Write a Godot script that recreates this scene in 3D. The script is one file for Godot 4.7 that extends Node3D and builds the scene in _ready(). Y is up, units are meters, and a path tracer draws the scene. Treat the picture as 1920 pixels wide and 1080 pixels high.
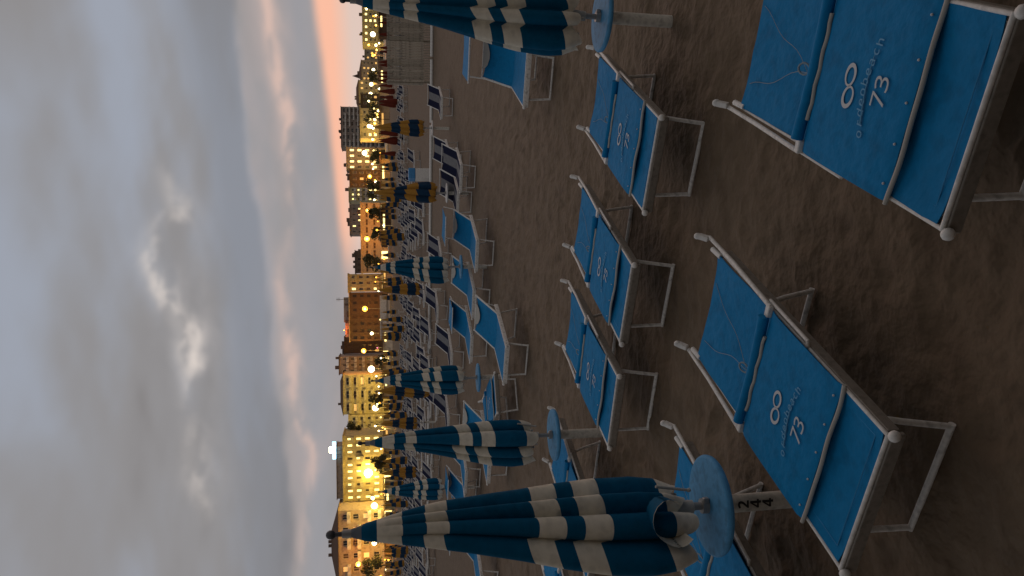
extends Node3D
# Dusk on a beach: the phone was held sideways, so the camera is rolled a quarter turn.

var M := {}
var used := {}
var rng := RandomNumberGenerator.new()
var sky_noise: FastNoiseLite
var fine_noise: FastNoiseLite
var fabric_noise: FastNoiseLite

# ---------------------------------------------------------------- mesh builder
class MB:
	var v := PackedVector3Array()
	var n := PackedVector3Array()
	var uv := PackedVector2Array()
	var c := PackedColorArray()
	var ix := PackedInt32Array()
	var col := Color(1, 1, 1)
	func vert(p: Vector3, nn: Vector3, u := Vector2.ZERO) -> int:
		v.append(p); n.append(nn); uv.append(u); c.append(col)
		return v.size() - 1
	func tri(a: int, b: int, d: int) -> void:
		var cr := (v[b] - v[a]).cross(v[d] - v[a])
		if cr.dot(n[a] + n[b] + n[d]) > 0.0:
			ix.append(a); ix.append(d); ix.append(b)
		else:
			ix.append(a); ix.append(b); ix.append(d)
	func quad(a: Vector3, b: Vector3, d: Vector3, e: Vector3, nn: Vector3) -> void:
		var i := vert(a, nn, Vector2(0, 0))
		vert(b, nn, Vector2(1, 0)); vert(d, nn, Vector2(1, 1)); vert(e, nn, Vector2(0, 1))
		tri(i, i + 1, i + 2); tri(i, i + 2, i + 3)
	func box(at: Vector3, size: Vector3, bs := Basis()) -> void:
		var h := size * 0.5
		for ax in 3:
			for s in [-1.0, 1.0]:
				var nn := Vector3.ZERO; nn[ax] = s
				var u := Vector3.ZERO; u[(ax + 1) % 3] = h[(ax + 1) % 3]
				var w := Vector3.ZERO; w[(ax + 2) % 3] = h[(ax + 2) % 3]
				var o := nn * h[ax]
				quad(at + bs * (o - u - w), at + bs * (o + u - w), at + bs * (o + u + w), at + bs * (o - u + w), (bs * nn).normalized())
	# box whose upright and lying edges are bevelled
	func rbox(at: Vector3, size: Vector3, r: float, bs := Basis()) -> void:
		var h := size * 0.5
		var i0 := v.size()
		var k := 0
		var ids := {}
		for sx in [-1.0, 1.0]:
			for sy in [-1.0, 1.0]:
				for sz in [-1.0, 1.0]:
					for ax in 3:
						var p := Vector3(sx * (h.x - r), sy * (h.y - r), sz * (h.z - r))
						var nn := Vector3.ZERO
						nn[ax] = [sx, sy, sz][ax]
						p[ax] = [sx, sy, sz][ax] * h[ax]
						ids[Vector4(sx, sy, sz, ax)] = vert(at + bs * p, bs * nn)
		for ax in 3:
			var a1 := (ax + 1) % 3
			var a2 := (ax + 2) % 3
			for s in [-1.0, 1.0]:
				var q := []
				for st in [[-1.0, -1.0], [1.0, -1.0], [1.0, 1.0], [-1.0, 1.0]]:
					var key := Vector4(0, 0, 0, ax); key[ax] = s; key[a1] = st[0]; key[a2] = st[1]
					q.append(ids[key])
				tri(q[0], q[1], q[2]); tri(q[0], q[2], q[3])
			for s1 in [-1.0, 1.0]:
				for s2 in [-1.0, 1.0]:
					var e := []
					for st in [-1.0, 1.0]:
						for which in [a1, a2]:
							var key := Vector4(0, 0, 0, which); key[ax] = st; key[a1] = s1; key[a2] = s2
							e.append(ids[key])
					tri(e[0], e[1], e[3]); tri(e[0], e[3], e[2])
		for sx in [-1.0, 1.0]:
			for sy in [-1.0, 1.0]:
				for sz in [-1.0, 1.0]:
					tri(ids[Vector4(sx, sy, sz, 0)], ids[Vector4(sx, sy, sz, 1)], ids[Vector4(sx, sy, sz, 2)])
	func tube(pts: Array, r: float, sides := 8, r2 := -1.0, flat := 1.0, caps := true) -> void:
		if r2 < 0.0: r2 = r
		var up := Vector3.UP
		var rings := []
		var m := pts.size()
		for i in m:
			var t: Vector3 = (pts[mini(i + 1, m - 1)] - pts[maxi(i - 1, 0)]).normalized()
			var ref := up if absf(t.dot(up)) < 0.95 else Vector3.RIGHT
			var a := t.cross(ref).normalized()
			var b := a.cross(t).normalized()
			var rr := lerpf(r, r2, float(i) / (m - 1))
			var ring := []
			for k in sides:
				var th := TAU * k / sides
				var nn := a * cos(th) + b * sin(th)
				ring.append(vert(pts[i] + a * cos(th) * rr * flat + b * sin(th) * rr, nn, Vector2(float(k) / sides, i)))
			rings.append(ring)
		for i in m - 1:
			for k in sides:
				var k2 := (k + 1) % sides
				tri(rings[i][k], rings[i + 1][k], rings[i + 1][k2]); tri(rings[i][k], rings[i + 1][k2], rings[i][k2])
		if caps:
			for e in [0, m - 1]:
				var t: Vector3 = (pts[0] - pts[1]).normalized() if e == 0 else (pts[m - 1] - pts[m - 2]).normalized()
				var o := vert(pts[e], t)
				var rim := []
				for k in sides: rim.append(vert(v[rings[e][k]], t))
				for k in sides: tri(o, rim[k], rim[(k + 1) % sides])
	# surface of revolution about the y axis; prof holds Vector2(radius, y)
	func lathe(prof: Array, at: Vector3, sides := 24) -> void:
		var m := prof.size()
		for i in m - 1:
			var p: Vector2 = prof[i]
			var q: Vector2 = prof[i + 1]
			var d := (q - p).normalized()
			var base := v.size()
			for k in sides + 1:
				var th := TAU * k / sides
				var o := Vector3(cos(th), 0, sin(th))
				var nn := (o * -d.y + Vector3.UP * d.x)
				if nn.dot(o) < 0.0 and absf(d.y) > 0.02: nn = -nn
				elif absf(d.y) <= 0.02: nn = Vector3.UP * (1.0 if p.y > prof[m / 2].y else -1.0)
				vert(at + o * p.x + Vector3.UP * p.y, nn); vert(at + o * q.x + Vector3.UP * q.y, nn)
			for k in sides:
				var b := base + k * 2
				tri(b, b + 1, b + 3); tri(b, b + 3, b + 2)
	func ball(at: Vector3, r: Vector3, su := 10, sv := 6) -> void:
		var base := v.size()
		for j in sv + 1:
			var ph := PI * j / sv
			for i in su + 1:
				var th := TAU * i / su
				var d := Vector3(sin(ph) * cos(th), cos(ph), sin(ph) * sin(th))
				vert(at + d * r, d)
		for j in sv:
			for i in su:
				var a := base + j * (su + 1) + i
				tri(a, a + 1, a + su + 2); tri(a, a + su + 2, a + su + 1)
	# grid of points p[j][i]; smooth normals, turned towards `out`
	func sheet(p: Array, out: Vector3, cols = null, split := false) -> void:
		var nj := p.size()
		var ni: int = p[0].size()
		var base := v.size()
		for j in nj:
			for i in ni:
				var du: Vector3 = p[j][mini(i + 1, ni - 1)] - p[j][maxi(i - 1, 0)]
				var dv: Vector3 = p[mini(j + 1, nj - 1)][i] - p[maxi(j - 1, 0)][i]
				var nn := du.cross(dv).normalized()
				if nn.dot(out) < 0.0: nn = -nn
				if cols != null: col = cols[j][i]
				vert(p[j][i], nn, Vector2(float(i) / (ni - 1), float(j) / (nj - 1)))
		for j in nj - 1:
			for i in ni - 1:
				var a := base + j * ni + i
				tri(a, a + 1, a + ni + 1); tri(a, a + ni + 1, a + ni)
	func done(m: Material) -> ArrayMesh:
		var arr := []
		arr.resize(Mesh.ARRAY_MAX)
		arr[Mesh.ARRAY_VERTEX] = v; arr[Mesh.ARRAY_NORMAL] = n; arr[Mesh.ARRAY_TEX_UV] = uv
		arr[Mesh.ARRAY_COLOR] = c; arr[Mesh.ARRAY_INDEX] = ix
		var am := ArrayMesh.new()
		am.add_surface_from_arrays(Mesh.PRIMITIVE_TRIANGLES, arr)
		am.surface_set_material(0, m)
		return am

# ---------------------------------------------------------------- naming helpers
func numbered(called: String) -> String:
	if not used.has(called):
		used[called] = 0
		return called
	used[called] += 1
	return "%s_%03d" % [called, used[called]]

func part(called: String, b: MB, m: Material, parent: Node3D) -> MeshInstance3D:
	var o := MeshInstance3D.new()
	o.name = called
	o.mesh = b.done(m)
	parent.add_child(o, true)
	return o

func shared(called: String, mesh: Mesh, parent: Node3D, at := Vector3.ZERO) -> MeshInstance3D:
	var o := MeshInstance3D.new()
	o.name = called
	o.mesh = mesh
	o.position = at
	parent.add_child(o, true)
	return o

func thing(called: String, label: String, category: String, at := Vector3.ZERO, turn := 0.0, group := "") -> Node3D:
	var o := Node3D.new()
	o.name = numbered(called)
	add_child(o, true)
	o.position = at
	o.rotation.y = turn
	o.set_meta("label", label)
	o.set_meta("category", category)
	if group != "": o.set_meta("group", group)
	return o

func copy_of(src: Node3D, label: String, at: Vector3, turn: float, group := "") -> Node3D:
	var o: Node3D = src.duplicate()
	o.name = numbered(str(src.name))
	add_child(o, true)
	o.position = at
	o.rotation = Vector3(0, turn, 0)
	o.set_meta("label", label)
	if group != "": o.set_meta("group", group)
	return o

func structure(called: String, b: MB, m: Material) -> MeshInstance3D:
	var o := part(called, b, m, self)
	o.set_meta("kind", "structure")
	return o

# ---------------------------------------------------------------- materials
func lin(r: float, g: float, b: float) -> Color:
	return Color(r, g, b).linear_to_srgb()

func noise_tex(freq: float, ramp: Array, seed_: int, size := 512, octaves := 4, kind := FastNoiseLite.TYPE_SIMPLEX_SMOOTH) -> NoiseTexture2D:
	var f := FastNoiseLite.new()
	f.noise_type = kind
	f.frequency = freq; f.seed = seed_; f.fractal_octaves = octaves
	var t := NoiseTexture2D.new()
	t.noise = f; t.width = size; t.height = size; t.seamless = true
	if ramp.size():
		var g := Gradient.new()
		g.offsets = PackedFloat32Array(range(ramp.size()).map(func(i): return float(i) / (ramp.size() - 1)))
		g.colors = PackedColorArray(ramp)
		t.color_ramp = g
	return t

func bump_tex(freq: float, seed_: int, strength: float, size := 512, octaves := 4) -> NoiseTexture2D:
	var t := noise_tex(freq, [], seed_, size, octaves)
	t.as_normal_map = true; t.bump_strength = strength
	return t

func mat(called: String, col: Color, rough := 0.7, metal := 0.0) -> StandardMaterial3D:
	var m := StandardMaterial3D.new()
	m.resource_name = called
	m.albedo_color = col; m.roughness = rough; m.metallic = metal
	M[called] = m
	return m

func worn(m: StandardMaterial3D, freq: float, lo: float, seed_: int, scale: float) -> void:
	m.albedo_texture = noise_tex(freq, [Color(lo, lo, lo), Color(1, 1, 1), Color(0.5 + lo * 0.5, 0.5 + lo * 0.5, 0.5 + lo * 0.5)], seed_, 256, 5)
	m.uv1_triplanar = true
	m.uv1_scale = Vector3.ONE * scale

func glow(called: String, col: Color, energy: float) -> StandardMaterial3D:
	var m := mat(called, Color(0.9, 0.9, 0.88), 0.5)
	m.emission_enabled = true; m.emission = col; m.emission_energy_multiplier = energy
	return m

func make_materials() -> void:
	var sand := mat("sand", Color.WHITE, 0.85)
	sand.albedo_texture = noise_tex(0.012, [lin(0.094, 0.065, 0.041), lin(0.135, 0.096, 0.061), lin(0.162, 0.117, 0.076), lin(0.116, 0.081, 0.051)], 5, 1024, 6)
	sand.uv1_triplanar = true; sand.uv1_world_triplanar = true; sand.uv1_scale = Vector3.ONE * 0.23
	sand.normal_enabled = true; sand.normal_texture = bump_tex(0.05, 9, 5.0, 1024, 5); sand.normal_scale = 0.7
	sand.metallic_specular = 0.4
	var blue := mat("blue_mesh_fabric", lin(0.001, 0.188, 0.43), 0.7)
	worn(blue, 0.02, 0.86, 21, 1.4)
	blue.metallic_specular = 0.28
	var flap := mat("blue_canvas", lin(0.001, 0.198, 0.455), 0.7)
	worn(flap, 0.02, 0.88, 22, 1.6)
	flap.metallic_specular = 0.28
	for fm in [blue, flap]:
		fm.normal_enabled = true; fm.normal_texture = bump_tex(0.012, 64, 7.0, 512, 4); fm.normal_scale = 0.5
	mat("hem_piping", lin(0.42, 0.41, 0.37), 0.8)
	mat("stitch_blue", lin(0.03, 0.25, 0.52), 0.7)
	var wm := mat("white_enamel", lin(0.76, 0.75, 0.71), 0.42)
	worn(wm, 0.03, 0.72, 23, 2.0)
	var tp := mat("taupe_enamel", lin(0.25, 0.225, 0.19), 0.5)
	worn(tp, 0.03, 0.75, 61, 2.0)
	var wp := mat("white_plastic", lin(0.78, 0.77, 0.73), 0.4)
	worn(wp, 0.03, 0.8, 24, 3.0)
	mat("print_white", lin(0.55, 0.58, 0.6), 0.7)
	mat("print_faded", lin(0.12, 0.36, 0.58), 0.7)
	mat("twine", lin(0.24, 0.31, 0.36), 0.9)
	var cv := mat("umbrella_canvas", Color.WHITE, 0.8)
	cv.vertex_color_use_as_albedo = true
	cv.metallic_specular = 0.25
	cv.albedo_texture = noise_tex(0.03, [Color(0.82, 0.82, 0.82), Color(1, 1, 1), Color(0.9, 0.9, 0.9)], 25, 256, 5)
	cv.uv1_triplanar = true; cv.uv1_scale = Vector3.ONE * 1.3
	cv.normal_enabled = true; cv.normal_texture = bump_tex(0.02, 27, 6.0, 256, 3); cv.normal_scale = 0.35
	var st := mat("striped_fabric", Color.WHITE, 0.75)
	st.vertex_color_use_as_albedo = true; st.metallic_specular = 0.2
	st.albedo_texture = noise_tex(0.03, [Color(0.85, 0.85, 0.85), Color(1, 1, 1)], 26, 256, 4)
	st.uv1_triplanar = true
	mat("galvanised_pole", lin(0.30, 0.30, 0.29), 0.45, 0.5)
	mat("dark_finial", lin(0.05, 0.05, 0.055), 0.5)
	var tb := mat("table_blue", lin(0.09, 0.31, 0.55), 0.6)
	tb.metallic_specular = 0.3
	worn(tb, 0.02, 0.8, 28, 2.0)
	var po := mat("post_cream", lin(0.70, 0.68, 0.60), 0.6)
	worn(po, 0.02, 0.7, 29, 2.5)
	mat("number_black", lin(0.02, 0.02, 0.02), 0.7)
	var tw := mat("table_white", lin(0.6, 0.6, 0.58), 0.45)
	worn(tw, 0.02, 0.8, 30, 2.0)
	for w in [["plaster_peach", 0.47, 0.37, 0.27], ["plaster_yellow", 0.46, 0.39, 0.20], ["plaster_cream", 0.50, 0.45, 0.27], ["plaster_brown", 0.115, 0.075, 0.048], ["plaster_grey", 0.38, 0.31, 0.26], ["plaster_tan", 0.46, 0.39, 0.25], ["plaster_white", 0.72, 0.67, 0.60], ["plaster_dark", 0.16, 0.11, 0.085]]:
		var p := mat(w[0], lin(w[1], w[2], w[3]), 0.9)
		worn(p, 0.015, 0.78, 40 + M.size(), 0.12)
	mat("roof_brown", lin(0.14, 0.085, 0.06), 0.9)
	mat("window_dark", lin(0.03, 0.028, 0.026), 0.25)
	mat("shutter_brown", lin(0.10, 0.065, 0.045), 0.8)
	glow("window_warm", Color(1.0, 0.74, 0.34), 0.9)
	glow("window_pale", Color(1.0, 0.88, 0.55), 2.4)
	glow("glow_sodium", Color(1.0, 0.70, 0.16), 3.2)
	glow("glow_white", Color(1.0, 0.93, 0.72), 7.0)
	glow("glow_pink", Color(1.0, 0.35, 0.55), 2.0)
	glow("glow_bluewhite", Color(0.55, 0.85, 1.0), 2.6)
	var wd := mat("grey_wood", lin(0.34, 0.295, 0.23), 0.9)
	worn(wd, 0.02, 0.7, 70, 0.8)
	for k in 3:
		var wk := mat("slat_wood_%d" % k, lin(0.34 + 0.07 * k, 0.30 + 0.06 * k, 0.235 + 0.05 * k), 0.9)
		worn(wk, 0.02, 0.65, 80 + k, 0.8)
	mat("bark", lin(0.05, 0.035, 0.025), 0.95)
	var lf := mat("foliage", lin(0.055, 0.052, 0.022), 0.8)
	lf.backlight_enabled = true; lf.backlight = lin(0.05, 0.055, 0.02)
	mat("kerb_concrete", lin(0.35, 0.30, 0.24), 0.9)
	var bl := mat("lid_blue", lin(0.05, 0.27, 0.58), 0.5)
	worn(bl, 0.02, 0.85, 71, 2.0)

# ---------------------------------------------------------------- sky
const D2R := PI / 180.0

func bump1(x: float, w: float) -> float:
	return exp(-x * x / (w * w))

# how near a direction lies to a chain of torn cloud; each point is (azimuth, elevation, strength)
func torn(chain: Array, az: float, el: float, wide: float) -> float:
	var best := 0.0
	if absf(az) > 45.0 or el > 20.0: return best
	for i in chain.size() - 1:
		var p: Vector3 = chain[i]
		var q: Vector3 = chain[i + 1]
		var d := Vector2(q.x - p.x, q.y - p.y)
		var t := clampf(Vector2(az - p.x, el - p.y).dot(d) / d.length_squared(), 0.0, 1.0)
		var gap := Vector2(az - p.x - d.x * t, el - p.y - d.y * t)
		best = maxf(best, lerpf(p.z, q.z, t) * exp(-(gap.x * gap.x + gap.y * gap.y) / (wide * wide)))
	return best

const CREAM_CHAIN := [Vector3(9.0, 14.6, 0.1), Vector3(5.5, 13.7, 0.45), Vector3(4.2, 15.2, 0.3), Vector3(2.6, 15.5, 0.8), Vector3(0.8, 15.1, 0.9), Vector3(-1.2, 14.0, 0.9), Vector3(-2.6, 13.3, 1.0), Vector3(-4.4, 13.3, 0.9), Vector3(-6.2, 13.0, 0.6), Vector3(-8.5, 12.9, 0.15), Vector3(-10.2, 12.7, 0.5), Vector3(-12.5, 12.6, 0.55), Vector3(-15.0, 11.9, 0.1)]
const PINK_CHAIN := [Vector3(40.0, 8.6, 0.3), Vector3(22.0, 7.9, 0.6), Vector3(18.0, 7.5, 0.8), Vector3(15.5, 7.2, 0.9), Vector3(12.0, 6.5, 0.95), Vector3(10.0, 6.5, 0.7), Vector3(8.0, 6.1, 0.6), Vector3(4.0, 6.6, 0.15), Vector3(0.5, 7.3, 0.45), Vector3(-2.5, 6.9, 0.3), Vector3(-4.1, 6.7, 0.8), Vector3(-7.8, 6.3, 0.7), Vector3(-11.0, 5.2, 0.5), Vector3(-15.0, 5.5, 0.2), Vector3(-19.0, 5.7, 0.6), Vector3(-26.0, 6.0, 0.5), Vector3(-40.0, 7.0, 0.2)]

func sky_colour(az: float, el: float, d: Vector3) -> Vector3:
	# az, el in degrees; az 0 is straight ahead, positive to the right. sRGB values 0..1
	var hgt := maxf(d.y, 0.0) + 0.16
	var q := Vector3(d.x / hgt, 0.0, d.z / hgt)
	var n1 := sky_noise.get_noise_3d(q.x * 74.0 + q.z * 40.0, 3.0, q.z * 84.0)
	var n2 := sky_noise.get_noise_3d(q.x * 30.0 + 40.0, 9.0, q.z * 48.0 - q.x * 24.0)
	var wx := az + n1 * 3.0
	var n3 := fine_noise.get_noise_3d(wx * 2.6, el * 4.6 + n2 * 6.0, d.z * 30.0)
	var n4 := fine_noise.get_noise_3d(wx * 8.0, el * 13.0, 70.0 + d.z * 60.0)
	var dark := Vector3(0.474, 0.458, 0.453)
	var mid := Vector3(0.560, 0.552, 0.558)
	var pale := Vector3(0.610, 0.632, 0.680)
	var k := 0.46 + n2 * 1.15 + n1 * 0.46 + n3 * 0.07
	var c := dark.lerp(mid, smoothstep(0.05, 0.50, k)).lerp(pale, smoothstep(0.45, 0.95, k))
	# lower edge of the dark bank; paler, pinkish cloud below it
	var be := 7.9 + 0.085 * clampf(az, -30.0, 40.0) + n1 * 0.9 + n3 * 0.30
	var inbank := smoothstep(be - 0.25, be + 0.35, el) * (1.0 - smoothstep(be + 1.6, be + 4.6, el))
	c = c.lerp(Vector3(0.500, 0.508, 0.535), inbank * 0.60)
	var below := 1.0 - smoothstep(be - 0.35, be + 0.45, el)
	c = c.lerp(Vector3(0.632, 0.606, 0.606) + Vector3(0.035, 0.020, 0.015) * n3 * 1.6, below * 0.85)
	var air := bump1(el - (5.0 + 0.02 * az), 1.15) * 0.62
	c = c.lerp(Vector3(0.590, 0.595, 0.622), air)
	# torn, lit rags of cloud
	var rag := clampf(0.50 + n3 * 1.25 + n4 * 0.75, 0.0, 1.0)
	var t1 := torn(CREAM_CHAIN, az + n4 * 0.7, el + n3 * 0.8 + n4 * 0.35, 0.62)
	c = c.lerp(Vector3(0.925, 0.875, 0.835), clampf(t1 * (0.22 + 1.15 * rag) * 0.98, 0.0, 0.95))
	c = c.lerp(Vector3(0.70, 0.675, 0.67), torn(CREAM_CHAIN, az, el + n3 * 1.2 + 0.5, 1.7) * rag * 0.38)
	var t2 := torn(PINK_CHAIN, az + n4 * 0.6, el + n3 * 0.55 + n4 * 0.25, 0.42)
	c = c.lerp(Vector3(0.915, 0.765, 0.700), clampf(t2 * (0.16 + 1.2 * rag) * 0.95, 0.0, 0.92))
	c = c.lerp(Vector3(0.735, 0.665, 0.645), torn(PINK_CHAIN, az, el + n3 * 0.9, 1.1) * (0.3 + rag) * 0.42)
	# the afterglow along the horizon, right of the middle, under the edge of the cloud deck
	var edge := 2.75 + 0.082 * clampf(az, -6.0, 45.0) + n1 * 0.12 + n4 * 0.03
	var g := 1.0 - smoothstep(edge - 0.45, edge + 0.35, el)
	g *= smoothstep(-1.5, 5.0, az + (2.8 - el) * 0.5) * (1.0 - smoothstep(60.0, 130.0, az))
	var warm := Vector3(1.0, 0.745, 0.630).lerp(Vector3(0.885, 0.785, 0.735), clampf((2.7 - el + 0.03 * az) / 1.3, 0.0, 1.0))
	c = c.lerp(warm, g * 0.96)
	c = c.lerp(Vector3(0.655, 0.640, 0.655), (1.0 - g) * clampf((3.2 - el) / 2.6, 0.0, 1.0) * 0.75)
	return c

func make_sky() -> Sky:
	var w := 2048
	var h := 1024
	var data := PackedFloat32Array()
	data.resize(w * h * 3)
	sky_noise = FastNoiseLite.new()
	sky_noise.noise_type = FastNoiseLite.TYPE_SIMPLEX_SMOOTH
	sky_noise.frequency = 0.011; sky_noise.fractal_octaves = 5; sky_noise.seed = 12
	fine_noise = FastNoiseLite.new()
	fine_noise.noise_type = FastNoiseLite.TYPE_SIMPLEX_SMOOTH
	fine_noise.frequency = 0.055; fine_noise.fractal_octaves = 4; fine_noise.seed = 31
	var at := 0
	for j in h:
		var el := 90.0 - 180.0 * (j + 0.5) / h
		# only the part near the view needs every pixel; high up neighbours share a colour
		var step := 1 if el < 28.0 else 8
		var i := 0
		while i < w:
			step = 8 if el >= 28.0 or (i > 272 and i < 1776) else 1
			var c := Vector3(0.10, 0.085, 0.07)
			if el > -3.0:
				var az := 360.0 * (i + 0.5 * step) / w
				if az > 180.0: az -= 360.0
				var d := Vector3(sin(az * D2R) * cos(el * D2R), sin(el * D2R), -cos(az * D2R) * cos(el * D2R))
				c = sky_colour(az, el, d)
				c = Vector3(pow(c.x, 2.2), pow(c.y, 2.2), pow(c.z, 2.2))
			i += step
			for k in step:
				data[at] = c.x; data[at + 1] = c.y; data[at + 2] = c.z
				at += 3
	var img := Image.create_from_data(w, h, false, Image.FORMAT_RGBF, data.to_byte_array())
	var pm := PanoramaSkyMaterial.new()
	pm.panorama = ImageTexture.create_from_image(img)
	var s := Sky.new()
	s.sky_material = pm
	return s

# ---------------------------------------------------------------- sun loungers
const BED := 0.356
const NAVY := Color(0.014, 0.019, 0.050)
const PALE := Color(0.235, 0.232, 0.245)

func L(x: float, y: float, s: float) -> Vector3:
	return Vector3(x, y, -s)

# a cloth strip between x0 and x1 that follows path (list of [s, y]), sagging between the rails
func cloth(b: MB, x0: float, x1: float, path: Array, sag: float, crease := 0.0, seed_ := 0, nx := 9, thick := 0.004) -> void:
	for side in [1.0, -1.0]:
		var p := []
		for q in path:
			var row := []
			for i in nx:
				var x := lerpf(x0, x1, float(i) / (nx - 1))
				var e := 1.0 - pow(absf(x) / 0.31, 2.5)
				var y: float = q[1] - sag * maxf(e, -0.2) + (thick if side > 0.0 else 0.0)
				if crease > 0.0: y += crease * fabric_noise.get_noise_3d(x * 90.0, q[0] * 60.0, seed_ * 17.0)
				row.append(L(x, y, q[0]))
			p.append(row)
		b.sheet(p, Vector3(0, side, 0.3 * side))

func line_path(s0: float, y0: float, s1: float, y1: float, steps: int) -> Array:
	var out := []
	for i in steps + 1:
		var t := float(i) / steps
		out.append([lerpf(s0, s1, t), lerpf(y0, y1, t)])
	return out

func lounger_base(o: Node3D, rail_end: float, sides := 8, pale_frame := false) -> void:
	var m: Material = M.white_enamel
	var taupe: Material = M.white_enamel if pale_frame else M.taupe_enamel
	for sx in [-1.0, 1.0]:
		var b := MB.new()
		b.rbox(L(sx * 0.312, BED - 0.026, rail_end / 2.0 + 0.004), Vector3(0.026, 0.050, rail_end - 0.008), 0.006)
		var rail := part("side_rail", b, taupe, o)
		b = MB.new()
		b.tube([L(sx * 0.313, BED + 0.0035, 0.0), L(sx * 0.313, BED + 0.0035, rail_end)], 0.0075, sides)
		part("rail_trim", b, m, rail)
	var e := MB.new()
	e.rbox(L(0, BED - 0.030, -0.006), Vector3(0.646, 0.056, 0.026), 0.007)
	var bar := part("end_bar", e, taupe, o)
	e = MB.new()
	e.tube([L(-0.318, BED + 0.0035, -0.004), L(0.318, BED + 0.0035, -0.004)], 0.0085, sides)
	part("bar_trim", e, m, bar)
	for sx in [-1.0, 1.0]:
		var k := MB.new()
		k.ball(L(sx * 0.322, BED - 0.006, -0.022), Vector3.ONE * 0.0215)
		part("end_cap", k, M.white_plastic, o)
	for leg in [[0.15, 0.11, 0.245], [0.99, 1.16, 0.25]]:
		for sx in [-1.0, 1.0]:
			var b := MB.new()
			b.tube([L(sx * 0.275, BED - 0.02, leg[0]), L(sx * 0.262, 0.2, lerpf(leg[0], leg[1], 0.5)), L(sx * leg[2], 0.012, leg[1])], 0.0125, sides)
			part("leg", b, m, o)
		var f := MB.new()
		f.tube([L(-leg[2] - 0.012, 0.014, leg[1]), L(leg[2] + 0.012, 0.014, leg[1])], 0.0135, sides)
		part("foot_rail", f, m, o)

func seat_hem(b: MB, s0: float, s1: float, y: float) -> void:
	for sx in [-1.0, 1.0]:
		b.tube([L(sx * 0.262, y, s0), L(sx * 0.262, y, s1)], 0.0022, 4)
	b.tube([L(-0.262, y, s0), L(0.262, y, s0)], 0.0022, 4)

func ring_print(b: MB, at: Vector3, rx: float, rz: float, w0: float, w1: float, turn: float) -> void:
	# a flat oval ring whose stroke swells on one side
	var n := 28
	var base := b.v.size()
	for k in n + 1:
		var th := TAU * k / n
		var w := lerpf(w0, w1, 0.5 + 0.5 * cos(th - PI))
		for rr in [1.0, -1.0]:
			var p := Vector2(cos(th) * (rx + rr * w), sin(th) * (rz + rr * w)).rotated(turn)
			b.vert(at + Vector3(p.x, 0, p.y), Vector3.UP)
	for k in n:
		var i := base + k * 2
		b.tri(i, i + 1, i + 3); b.tri(i, i + 3, i + 2)

func text_part(called: String, words: String, size: float, at: Vector3, basis_: Basis, m: Material, parent: Node3D) -> MeshInstance3D:
	var t := TextMesh.new()
	var f := SystemFont.new()
	f.font_names = PackedStringArray(["Droid Sans"])
	f.font_weight = 700 if m == M.number_black else 400
	t.font = f; t.text = words; t.font_size = 48; t.pixel_size = size / 48.0; t.depth = 0.0015
	t.material = m
	var o := MeshInstance3D.new()
	o.name = called; o.mesh = t
	parent.add_child(o, true)
	o.transform = Transform3D(basis_, at)
	return o

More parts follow.
